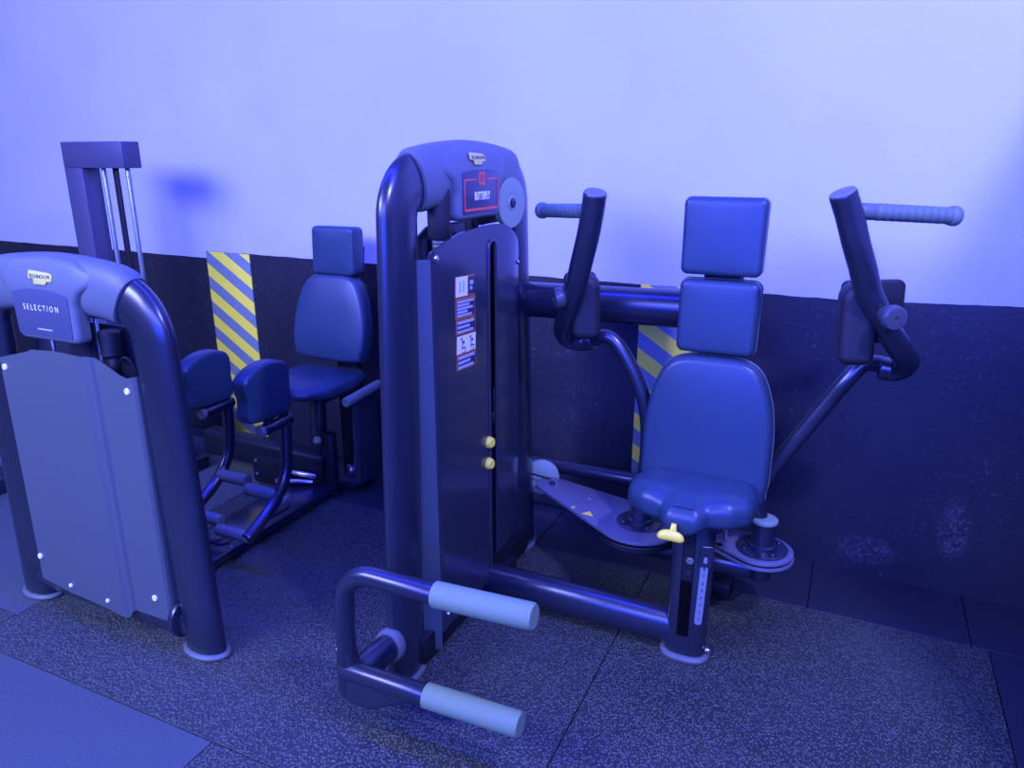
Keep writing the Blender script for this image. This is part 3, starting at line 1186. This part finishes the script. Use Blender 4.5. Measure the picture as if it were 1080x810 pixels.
    cyl(bm, (-1.06, 2.37, 0.305), (-0.94, 2.38, 0.288), 0.0035, 10, 0.001)
    obj('cable', bm, 'black', T)
    bm = BM()
    box(bm, (-1.0, 2.445, 0.27), (0.05, 0.04, 0.06), 0.006)
    obj('pulley_bracket', bm, 'frame', T)
    # small adjuster behind the post
    bm = BM()
    cyl(bm, (-0.285, 2.12, 0.395), (-0.205, 2.12, 0.40), 0.007, 12)
    cyl(bm, (-0.258, 2.12, 0.325), (-0.258, 2.12, 0.43), 0.007, 12)
    obj('adjuster', bm, 'steel', T, 'bright metal adjuster cross bar')
    bm = BM()
    cyl(bm, (-0.236, 2.125, 0.39), (-0.233, 2.125, 0.44), 0.006, 12)
    obj('adjuster_pin', bm, 'yellow', T)

    # --- arms
    arms = []
    lL = [(-0.655, 1.95, 1.357), (-0.668, 1.965, 1.295), (-0.683, 1.98, 1.235), (-0.708, 2.005, 1.16), (-0.731, 2.03, 1.092), (-0.758, 2.06, 1.03), (-0.786, 2.10, 0.974),
          (-0.812, 2.15, 0.925), (-0.812, 2.19, 0.889), (-0.775, 2.215, 0.876), (-0.735, 2.215, 0.885)]
    lR = [(-0.047, 1.95, 1.368), (-0.026, 1.965, 1.315), (-0.004, 1.98, 1.25), (0.018, 2.005, 1.19), (0.036, 2.03, 1.135), (0.062, 2.06, 1.08), (0.094, 2.10, 1.025),
          (0.135, 2.15, 0.965), (0.160, 2.20, 0.918), (0.140, 2.235, 0.885), (0.095, 2.235, 0.885)]
    aL = [(-0.775, 2.215, 0.876), (-0.735, 2.215, 0.885), (-0.70, 2.20, 0.903), (-0.668, 2.20, 0.897), (-0.637, 2.20, 0.866), (-0.607, 2.20, 0.82), (-0.580, 2.20, 0.769), (-0.548, 2.20, 0.685), (-0.535, 2.20, 0.56), (-0.545, 2.20, 0.40)]
    aR = [(0.140, 2.235, 0.885), (0.095, 2.235, 0.895), (0.055, 2.215, 0.895), (0.02, 2.20, 0.850), (-0.02, 2.20, 0.780), (-0.071, 2.20, 0.689), (-0.115, 2.20, 0.612), (-0.156, 2.20, 0.538), (-0.185, 2.20, 0.46), (-0.165, 2.195, 0.36)]
    for sgn, lev, arm in ((-1, lL, aL), (1, lR, aR)):
        bm = BM()
        sweep(bm, spline(arm, 6), 0.0235, n=24, bev=0.003)
        a = obj('arm_tube', bm, 'frame', T, 'left swing arm tube' if sgn < 0 else 'right swing arm tube')
        bm = BM()
        sweep(bm, spline(lev, 6), 0.0325, n=28, bev=0.005)
        l = obj('arm_lever', bm, 'frame', T)
        bm = BM()
        t0 = (Vector(lev[1]) - Vector(lev[0])).normalized()
        lathe(bm, Vector(lev[0]) - t0 * 0.004, t0, [(0.020, 0), (0.029, 0.0015), (0.031, 0.004), (0.031, 0.008), (0, 0.008)], 28)
        obj('end_cap', bm, 'cover', l)
        # pad behind the lever
        if sgn < 0:
            Fp = frame((-0.726, 2.105, 1.012), (0.95, 0.31, 0.04), (-0.02, -0.06, 1))
            wid, hei, dep = 0.088, 0.200, 0.070
        else:
            Fp = frame((0.022, 2.085, 1.035), (0.97, 0.20, 0.06), (-0.30, -0.08, 1))
            wid, hei, dep = 0.088, 0.215, 0.085
        bm = BM()
        pl = round_poly([(-wid / 2, -hei / 2), (wid / 2, -hei / 2), (wid / 2, hei / 2), (-wid / 2, hei / 2)], [0.026, 0.026, 0.045, 0.045], 7)
        slab(bm, resample(pl, 0.012), dep, Fp @ Matrix.Translation((0, 0, -0.045)), r=0.024, n=6, back_r=0.02)
        fp = obj('forearm_pad', bm, 'rubber', T, 'black padded block on the arm', sharp=70)
        bm = BM()
        wp = wid + (0.066 if sgn > 0 else 0.012)
        slab(bm, rrect(wp, hei * 0.78, 0.018, 5), 0.020, Fp @ Matrix.Translation(((wp / 2 - wid / 2 + 0.012) * sgn, 0.018, -0.066)), r=0.004, n=2, back_r=0.004)
        obj('pad_plate', bm, 'black', fp)
        # knob
        k0 = Vector((-0.735, 2.06, 1.055)) if sgn < 0 else Vector((0.075, 2.055, 1.075))
        kd = Vector((-0.72, -0.55, -0.10)).normalized() if sgn < 0 else Vector((0.42, -0.85, -0.05)).normalized()
        bm = BM()
        lathe(bm, k0, kd, [(0.022, 0), (0.022, 0.042), (0.027, 0.045), (0.031, 0.051), (0.031, 0.066), (0.026, 0.074), (0.007, 0.075), (0.006, 0.072), (0, 0.072)], 28)
        obj('lock_knob', bm, 'knob', l)
        # handle
        h0 = Vector((-0.672, 1.985, 1.305)) if sgn < 0 else Vector((-0.02, 1.985, 1.325))
        h1 = Vector((-0.893, 2.14, 1.291)) if sgn < 0 else Vector((0.213, 2.125, 1.310))
        d = (h1 - h0).normalized()
        bm = BM()
        lathe(bm, h0, d, [(0.014, 0), (0.020, 0.01), (0.020, 0.05), (0.0175, 0.058), (0, 0.058)], 24)
        hd = obj('handle', bm, 'grey', T, 'grey handle stub')
        ln = (h1 - h0).length
        prof = [(0.0175, 0.052)]
        nr = 10
        for q in range(nr):
            h = 0.055 + (ln - 0.075) * q / nr
            prof += [(0.0192, h), (0.0204, h + 0.004), (0.0207, h + 0.5 * (ln - 0.075) / nr), (0.0204, h + (ln - 0.075) / nr - 0.004)]
        prof += [(0.0225, ln - 0.022), (0.0245, ln - 0.015), (0.0245, ln - 0.006), (0.021, ln), (0, ln)]
        bm = BM()
        lathe(bm, h0, d, prof, 28)
        obj('ribbed_grip', bm, 'grip', hd, 'grey ribbed handle grip')

    # --- foot lever by the tower
    bm = BM()
    sweep(bm, [(-1.045, 1.51, 0.142), (-1.046, 1.40, 0.15), (-1.048, 1.312, 0.155)], 0.040, 0.036, ref=(1, 0, 0), n=28, bev=0.003)
    ft = obj('lever_tube', bm, 'frame', T)
    bm = BM()
    sweep(bm, [(-1.045, 1.470, 0.145), (-1.0455, 1.438, 0.147)], 0.050, 0.045, ref=(1, 0, 0), n=32, bev=0.008)
    obj('tube_collar', bm, 'grey', ft, 'grey collar ring')
    bm = BM()
    pth = fillet([(-0.79, 1.30, 0.466), (-1.068, 1.30, 0.466), (-1.074, 1.30, 0.10)], [0, 0.095, 0], 10)
    sweep(bm, pth, 0.0255, n=26, bev=0.003)
    sweep(bm, [(-1.085, 1.295, 0.171), (-0.82, 1.295, 0.175)], 0.0265, n=26, bev=0.003)
    pl = round_poly([(-1.0985, 0.24), (-1.0985, 0.072), (-1.0, 0.072), (-0.865, 0.145), (-0.85, 0.175), (-1.04, 0.175), (-1.05, 0.24)], [0.0, 0.05, 0.03, 0.0, 0.0, 0.02, 0.0], 6)
    slab(bm, resample(pl, 0.02), 0.046, frame((0, 1.323, 0), (1, 0, 0), (0, 0, 1)), r=0.017, n=4, back_r=0.015)
    fl = obj('foot_lever', bm, 'frame', T)
    for (x0, z0, x1, z1) in ((-0.80, 0.466, -0.546, 0.477), (-0.832, 0.1735, -0.576, 0.179)):
        bm = BM()
        ln = x1 - x0
        lathe(bm, (x0, 1.30 if z0 > 0.3 else 1.295, z0), (x1 - x0, 0, z1 - z0), [(0.024, 0), (0.031, 0.001), (0.0315, 0.004), (0.0315, ln - 0.006), (0.028, ln), (0, ln)], 32)
        obj('foam_roller', bm, 'foam', fl, 'grey foam roller')
    return T


build_butterfly()

# ------------------------------------------------------------------ leg machine on the left


def build_leg_machine():
    T = thing('thigh_machine', 'low leg machine with blank grey back panel, SELECTION display and two thigh pads', 'gym machine', (-2.03, 1.9, 0))
    ty = 1.36
    bm = BM()
    path = fillet([(-2.425, ty, 0.012), (-2.385, ty, 1.088), (-1.697, ty, 1.088), (-1.658, ty, 0.012)], 0.125, 12)
    pth = [path[0]]
    for a, b in zip(path[:-1], path[1:]):
        k = max(1, int((b - a).length / 0.12))
        pth += [a.lerp(b, (j + 1) / k) for j in range(k)]
    sweep(bm, pth, 0.072, 0.040, ref=(0, 1, 0), n=36, bev=0.003)
    fr = obj('tower_frame', bm, 'frame', T)
    foot_ring(fr, -2.425, ty, 0.072, 0.040, 'x')
    foot_ring(fr, -1.658, ty, 0.072, 0.040, 'x')
    xc = -2.04
    cv = arch_cover(T, path, 0.398, 0.602, (0, 1, 0), 0.079, 0.050)
    F = frame((xc, ty - 0.024, 0.985), (1, 0, 0), (0, 0, 1))
    hs = display_housing(T, F, 0.036)
    F = F @ Matrix.Translation((0, 0.075, 0.0045))
    F2 = F @ Matrix.Translation((-0.004, -0.014, 0.0355))
    bm = BM()
    pl = round_poly([(-0.115, -0.082), (0.113, -0.082), (0.118, 0.040), (0.05, 0.052), (-0.05, 0.052), (-0.118, 0.040)], [0.008, 0.008, 0.008, 0.05, 0.05, 0.008], 4)
    slab(bm, pl, 0.0022, F2, r=0.0008, n=2)
    obj('display_panel', bm, 'display', hs)
    text('display_lettering', 'SELECTION', 0.0235, F2 @ Matrix.Translation((0.0, -0.002, 0.0028)), 'white', hs, 'white word SELECTION', xs=0.78, bold=0.0, space=1.75)
    bm = BM()
    box(bm, (0.002, -0.062, 0.0026), (0.062, 0.004, 0.0008), mtx=F2)
    obj('display_line', bm, 'greyprint', hs)
    Fb = frame((xc + 0.010, ty - 0.0605, 1.130), (1, 0, 0), (0, 0.2, 1)) @ Matrix.Scale(1.12, 4)
    badge(cv, Fb)
    text('badge_lettering', 'TECHNOGYM', 0.0125, Fb @ Matrix.Translation((0, 0.002, 0.0034)), 'ink', cv, 'dark badge lettering')
    # back panel: folded sheet
    cols = [(-2.306, 1.335, 0.86, 0.13), (-2.298, 1.303, 0.872, 0.115), (-2.16, 1.303, 0.905, 0.093), (-2.145, 1.303, 0.912, 0.093), (-2.03, 1.303, 0.918, 0.085), (-1.93, 1.303, 0.914, 0.072),
            (-1.918, 1.310, 0.914, 0.072), (-1.900, 1.310, 0.914, 0.10), (-1.892, 1.318, 0.912, 0.10), (-1.86, 1.318, 0.90, 0.10), (-1.80, 1.318, 0.872, 0.10), (-1.775, 1.318, 0.866, 0.10), (-1.752, 1.319, 0.872, 0.10), (-1.745, 1.326, 0.872, 0.10), (-1.735, 1.40, 0.86, 0.11)]
    bm = BM()
    vv = []
    for x, y, zt, zb in cols:
        xb = xc + (x - xc) * (1.06 if x < xc else 1.0)
        vv.append([bm.verts.new(((xb + (x - xb) * q / 6), y, zb + (zt - zb) * q / 6)) for q in range(7)])
    for a, b in zip(vv[:-1], vv[1:]):
        for q in range(6):
            bm.faces.new((a[q], b[q], b[q + 1], a[q + 1]))
    geo = bmesh.ops.extrude_face_region(bm, geom=list(bm.faces))
    bmesh.ops.translate(bm, verts=[v for v in geo['geom'] if isinstance(v, bmesh.types.BMVert)], vec=(0, 0.004, 0))
    pn = obj('back_panel', bm, 'panel', T, 'plain grey folded back panel', sharp=20)
    for (x, z, y) in ((-2.277, 0.845, 1.303), (-1.775, 0.83, 1.318), (-2.30, 0.20, 1.303), (-1.80, 0.17, 1.318), (-2.17, 0.125, 1.303), (-2.0, 0.115, 1.303)):
        bolt('screw', (x, y, z), (0, -1, 0), 0.010 if z > 0.15 else 0.007, pn, 'white')
    bm = BM()
    pl = round_poly([(-0.30, 0.12), (0.30, 0.12), (0.29, 0.90), (0.20, 0.975), (-0.20, 0.975), (-0.29, 0.90)], 0.04, 5)
    slab(bm, pl, 0.006, frame((xc, 1.445, 0), (1, 0, 0), (0, 0, 1)), r=0.001, n=1)
    rs = obj('inner_shroud', bm, 'shroud', T)
    bolt('screw', (-1.83, 1.439, 0.932), (0, -1, 0), 0.009, rs, 'white')
    bm = BM()
    lathe(bm, (-1.905, 1.385, 0.90), (0, 0, 1), [(0.024, 0), (0.030, 0.006), (0.030, 0.07), (0.026, 0.075), (0, 0.075)], 24)
    cyl(bm, (-1.90, 1.385, 0.70), (-1.90, 1.385, 0.905), 0.016, 16)
    obj('guide_sleeve', bm, 'rubber', T)
    for x in (-2.17, -1.96):
        bm = BM()
        cyl(bm, (x, 1.39, 0.10), (x, 1.39, 1.05), 0.006, 12, 0.001)
        obj('guide_rod', bm, 'steel', T)
    for x in (-1.98,):
        bm = BM()
        cyl(bm, (x, 1.37, 0.5), (x, 1.37, 1.06), 0.0035, 10, 0.001)
        obj('lift_cable', bm, 'black', T)
    bm = BM()
    sweep(bm, spline([(-1.90, 1.385, 0.86), (-1.86, 1.39, 0.90), (-1.835, 1.40, 0.85), (-1.83, 1.40, 0.70)], 6), 0.004, n=10, bev=0.001)
    obj('hanging_cable', bm, 'black', T)
    for k in range(12):
        bm = BM()
        box(bm, (xc, 1.39, 0.13 + 0.0265 * k), (0.34, 0.075, 0.023), 0.003, seg=1)
        obj('weight_plate', bm, 'stack', T)
    bm = BM()
    sweep(bm, [(-2.43, ty, 0.085), (-1.66, ty, 0.085)], 0.035, 0.05, ref=(0, 0, 1), n=24, bev=0.003)
    obj('tower_rail', bm, 'frame', T)
    bm = BM()
    cyl(bm, (-1.742, ty, 0.10), (-1.722, ty, 0.10), 0.062, 28, 0.004)
    obj('rail_collar', bm, 'frame', T)

    # --- base
    bm = BM()
    box(bm, (-2.085, 2.03, 0.028), (0.215, 1.22, 0.040), 0.010)
    box(bm, (-2.085, 1.42, 0.05), (0.12, 0.10, 0.09), 0.01)
    bs = obj('base_plate', bm, 'frame', T)
    bm = BM()
    pl = round_poly([(-0.075, -0.19), (0.075, -0.19), (0.085, 0.19), (-0.085, 0.19)], 0.03, 5)
    slab(bm, pl, 0.008, frame((-2.10, 1.98, 0.048), (1, 0, 0), (0, 1, 0)), r=0.003, n=2)
    obj('foot_tread', bm, 'shroud', bs)
    bolt('bolt', (-2.14, 1.905, 0.056), (0, 0, 1), 0.010, bs)
    bolt('bolt', (-1.99, 1.80, 0.048), (0, 0, 1), 0.008, bs)
    bm = BM()
    box(bm, (-2.10, 2.555, 0.028), (0.36, 0.16, 0.044), 0.010)
    obj('rear_foot', bm, 'frame', T)
    # cross beam with gear housing
    bm = BM()
    sweep(bm, [(-2.72, 2.42, 0.145), (-2.36, 2.42, 0.135), (-2.02, 2.42, 0.125)], 0.045, 0.062, ref=(0, 0, 1), n=24, bev=0.004, sup=5)
    obj('cross_beam', bm, 'black', T)
    bm = BM()
    slab(bm, round_poly([(-0.11, -0.085), (0.06, -0.085), (0.10, -0.03), (0.10, 0.05), (-0.11, 0.05)], 0.02, 4), 0.11, frame((-2.30, 2.47, 0.090), (1, 0, 0), (0, 0, 1)), r=0.006, n=2)
    hb = obj('gear_housing', bm, 'black', T)
    for (x, z) in ((-2.385, 0.115), (-2.385, 0.05), (-2.27, 0.04)):
        bolt('bolt', (x, 2.36, z), (0, -1, 0), 0.007, hb)
    bm = BM()
    sweep(bm, [(-2.005, 2.42, 0.012), (-2.005, 2.42, 0.29)], 0.028, 0.034, ref=(1, 0, 0), n=24, bev=0.006)
    cyl(bm, (-2.005, 2.42, 0.002), (-2.005, 2.42, 0.014), 0.04)
    obj('support_post', bm, 'black', T)
    bm = BM()
    lathe(bm, (-2.035, 2.385, 0.262), (0.1, -1, 0.4), [(0.017, 0), (0.017, 0.012), (0.010, 0.018), (0, 0.018)], 20)
    obj('adjuster_knob', bm, 'pulley', T, 'pale round adjuster knob')
    # links and rods under the beam
    for (p, q, r) in (((-2.16, 2.34, 0.105), (-2.04, 2.36, 0.10), 0.012), ((-2.19, 2.30, 0.075), (-2.06, 2.36, 0.07), 0.010), ((-2.22, 2.30, 0.06), (-2.16, 2.33, 0.11), 0.008), ((-1.99, 2.52, 0.075), (-1.94, 2.60, 0.075), 0.03)):
        bm = BM()
        cyl(bm, p, q, r, 16)
        obj('linkage_rod', bm, 'steel', T, 'bright metal linkage rod')
    # --- seat post and seat
    cx = -1.985
    bm = BM()
    sweep(bm, [(-2.10, 2.46, 0.12), (-2.085, 2.46, 0.47)], 0.032, 0.04, ref=(1, 0, 0), n=24, bev=0.003)
    obj('seat_post', bm, 'frame', T)
    ol = round_poly([(-0.17, 0.17), (0.15, 0.17), (0.165, 0.05), (0.145, -0.08), (0.06, -0.19), (-0.06, -0.19), (-0.165, -0.08), (-0.19, 0.05)], [0.05, 0.05, 0.06, 0.08, 0.05, 0.05, 0.08, 0.06], 6)

    def sd(p):
        if p.z > 0.04:
            p.z -= 0.018 * max(0, (-p.y) / 0.19) ** 2
        else:
            p.z += 0.03 * (Vector((p.x, p.y)).length / 0.2) ** 2
        return p
    bm = BM()
    slab(bm, resample(ol, 0.014), 0.085, frame((cx - 0.04, 2.40, 0.475), (1, 0, 0), (0, 1, 0.02)), r=0.03, n=5, back_r=0.02, puff=0.012, inner=6, deform=sd)
    obj('seat', bm, 'vinyl', T, 'blue vinyl seat', sharp=70)
    bm = BM()
    box(bm, (-2.04, 2.45, 0.462), (0.16, 0.18, 0.025), 0.006)
    obj('seat_plate', bm, 'black', T)

    def tf(yb, zb, tl):
        return frame((cx, yb, zb), (1, 0, 0), (0, math.sin(R(tl)), math.cos(R(tl))))
    F = tf(2.505, 0.605, 11)
    out = closed_spline([(-0.145, 0.0), (0.12, 0.0), (0.158, 0.03), (0.170, 0.10), (0.165, 0.19), (0.142, 0.28), (0.108, 0.342), (0.06, 0.362), (-0.02, 0.364), (-0.09, 0.360), (-0.140, 0.335), (-0.172, 0.28), (-0.196, 0.19), (-0.202, 0.10), (-0.188, 0.03)])
    bm = BM()
    slab(bm, resample(out, 0.014), 0.075, F, r=0.022, n=5, back_r=0.01, puff=0.008, inner=6)
    obj('backrest', bm, 'vinyl', T, 'blue vinyl backrest with rounded shoulders', sharp=70)
    F = tf(2.580, 0.968, 3)
    bm = BM()
    slab(bm, resample(rrect(0.215, 0.2, 0.022, 6), 0.014), 0.08, F @ Matrix.Translation((0, 0.1, 0)), r=0.015, n=5, back_r=0.012, puff=0.004, inner=6)
    obj('headrest', bm, 'vinyl', T, 'square blue vinyl headrest', sharp=70)
    bm = BM()
    sweep(bm, [(cx + 0.01, 2.56, 0.05), (cx + 0.01, 2.56, 0.55), (cx, 2.61, 0.80), (cx, 2.645, 1.08)], 0.055, 0.03, ref=(0, 1, 0), n=24, bev=0.004, sup=4)
    box(bm, (cx, 2.585, 0.72), (0.08, 0.05, 0.16), 0.006)
    box(bm, (cx, 2.625, 1.06), (0.08, 0.05, 0.10), 0.006)
    obj('seat_upright', bm, 'black', T)
    # dark side plate under the right handle
    bm = BM()
    slab(bm, round_poly([(-0.02, 0.045), (0.155, 0.045), (0.15, 0.36), (0.12, 0.47), (0.0, 0.42)], 0.02, 4), 0.03, frame((-1.905, 2.47, 0.0), (0, 1, 0), (0, 0, 1)), r=0.006, n=2)
    obj('side_plate', bm, 'shroud', T)
    # handles beside the seat
    for sg in (1, -1):
        hx = cx + sg * 0.165
        bm = BM()
        sweep(bm, fillet([(cx + sg * 0.06, 2.55, 0.44), (hx, 2.55, 0.44), (hx, 2.53, 0.497)], 0.02, 5), 0.012, n=16, bev=0.002)
        h = obj('seat_handle', bm, 'frame', T)
        bm = BM()
        lathe(bm, (hx, 2.555, 0.500), (0, -1, -0.06), [(0.017, 0), (0.0205, 0.003), (0.0205, 0.235), (0.018, 0.239), (0.008, 0.239), (0.007, 0.236), (0, 0.236)], 24)
        obj('handle_grip', bm, 'grip', h)
    # thigh pads on their levers
    for sg in (1, -1):
        px = -1.845 if sg > 0 else -2.185
        yo = 0.0 if sg > 0 else 0.055
        inn = -sg                       # pads face each other in the middle
        Fp = frame((px + 0.030, 1.895 + yo, 0.655), (0, 1, 0), (0, 0, 1))   # local x=+Y, y=up, z=+X
        out = closed_spline([(-0.085, -0.094), (0.0, -0.100), (0.085, -0.100), (0.114, -0.070), (0.110, -0.005), (0.112, 0.060), (0.085, 0.092), (0.02, 0.108), (-0.05, 0.098), (-0.105, 0.068), (-0.112, 0.040), (-0.100, -0.01), (-0.104, -0.070)])
        bm = BM()
        slab(bm, resample(out, 0.012), 0.066, Fp @ Matrix.Translation((0, -0.0 if sg > 0 else -0.014, -0.066)), r=0.014, n=4, back_r=0.014, puff=0.004, inner=5)
        obj('thigh_pad', bm, 'vinyl', T, 'blue vinyl thigh pad', sharp=70)
        bm = BM()
        lx = px + 0.005
        cyl(bm, (lx, 1.855 + yo, 0.515), (lx, 2.01 + yo, 0.520), 0.022, 24, 0.004)
        box(bm, (lx, 1.90 + yo, 0.550), (0.03, 0.03, 0.05), 0.004)
        box(bm, (lx, 1.975 + yo, 0.550), (0.03, 0.03, 0.05), 0.004)
        cr = obj('pad_bar', bm, 'frame', T)
        bm = BM()
        lathe(bm, (lx, 1.862 + yo, 0.515), (0, -1, -0.02), [(0.024, 0), (0.024, 0.008), (0.018, 0.013), (0, 0.013)], 24)
        obj('bar_cap', bm, 'cover', cr)
        pts = [(lx, 1.985 + yo, 0.515), (lx, 1.978 + yo, 0.42), (lx, 1.965 + yo, 0.33), (lx, 1.93 + yo, 0.268), (lx, 1.87 + yo, 0.215), (lx, 1.79 + yo, 0.172), (lx, 1.735 + yo, 0.148)]
        bm = BM()
        sweep(bm, spline(pts, 6), 0.022, n=22, bev=0.004)
        lvr = obj('pad_lever', bm, 'frame', T)
        bm = BM()
        cyl(bm, (lx, 1.905 + yo, 0.245), (lx - sg * 0.145, 1.905 + yo, 0.245), 0.024, 22, 0.004)
        obj('foot_peg', bm, 'cover', lvr)
        bm = BM()
        cyl(bm, (lx, 1.75 + yo, 0.150), (lx - sg * 0.15, 1.75 + yo, 0.148), 0.022, 22, 0.004)
        obj('foot_peg', bm, 'cover', lvr)
    return T


build_leg_machine()

# ------------------------------------------------------------------ cable column behind


def build_cable_column():
    T = thing('cable_machine', 'tall square dark cable column with short top arm, by wall at far left', 'gym machine', (-3.2, 2.35, 0))
    bm = BM()
    box(bm, (-3.195, 2.325, 0.70), (0.115, 0.09, 1.40), 0.004)
    obj('upright', bm, 'column', T)
    bm = BM()
    box(bm, (-3.06, 2.325, 1.4545), (0.385, 0.09, 0.11), 0.004)
    obj('top_arm', bm, 'column', T)
    for x in (-3.055, -2.905):
        bm = BM()
        cyl(bm, (x, 2.325, 0.06), (x, 2.325, 1.41), 0.010, 16)
        obj('guide_rod', bm, 'rod', T, 'pale vertical guide rod')
    bm = BM()
    box(bm, (-2.98, 2.325, 0.76), (0.028, 0.012, 1.30), 0.002)
    obj('cable_strap', bm, 'black', T)
    for k in range(14):
        bm = BM()
        box(bm, (-2.955, 2.335, 0.075 + 0.026 * k), (0.30, 0.11, 0.0225), 0.003, seg=1)
        obj('weight_plate', bm, 'stack', T)
    bm = BM()
    box(bm, (-3.0, 2.335, 0.03), (0.52, 0.16, 0.06), 0.008)
    box(bm, (-3.42, 2.02, 0.035), (0.16, 0.62, 0.07), 0.01)
    box(bm, (-3.31, 2.335, 0.035), (0.20, 0.10, 0.07), 0.01)
    obj('base_frame', bm, 'frame', T)
    bm = BM()
    slab(bm, rrect(0.14, 0.36, 0.02, 4), 0.012, frame((-3.42, 2.03, 0.115), (1, 0, 0), (0, 1, 0)), r=0.004, n=2)
    box(bm, (-3.42, 2.03, 0.0925), (0.05, 0.2, 0.047), 0.004)
    obj('foot_plate', bm, 'plate', T)
    return T


build_cable_column()
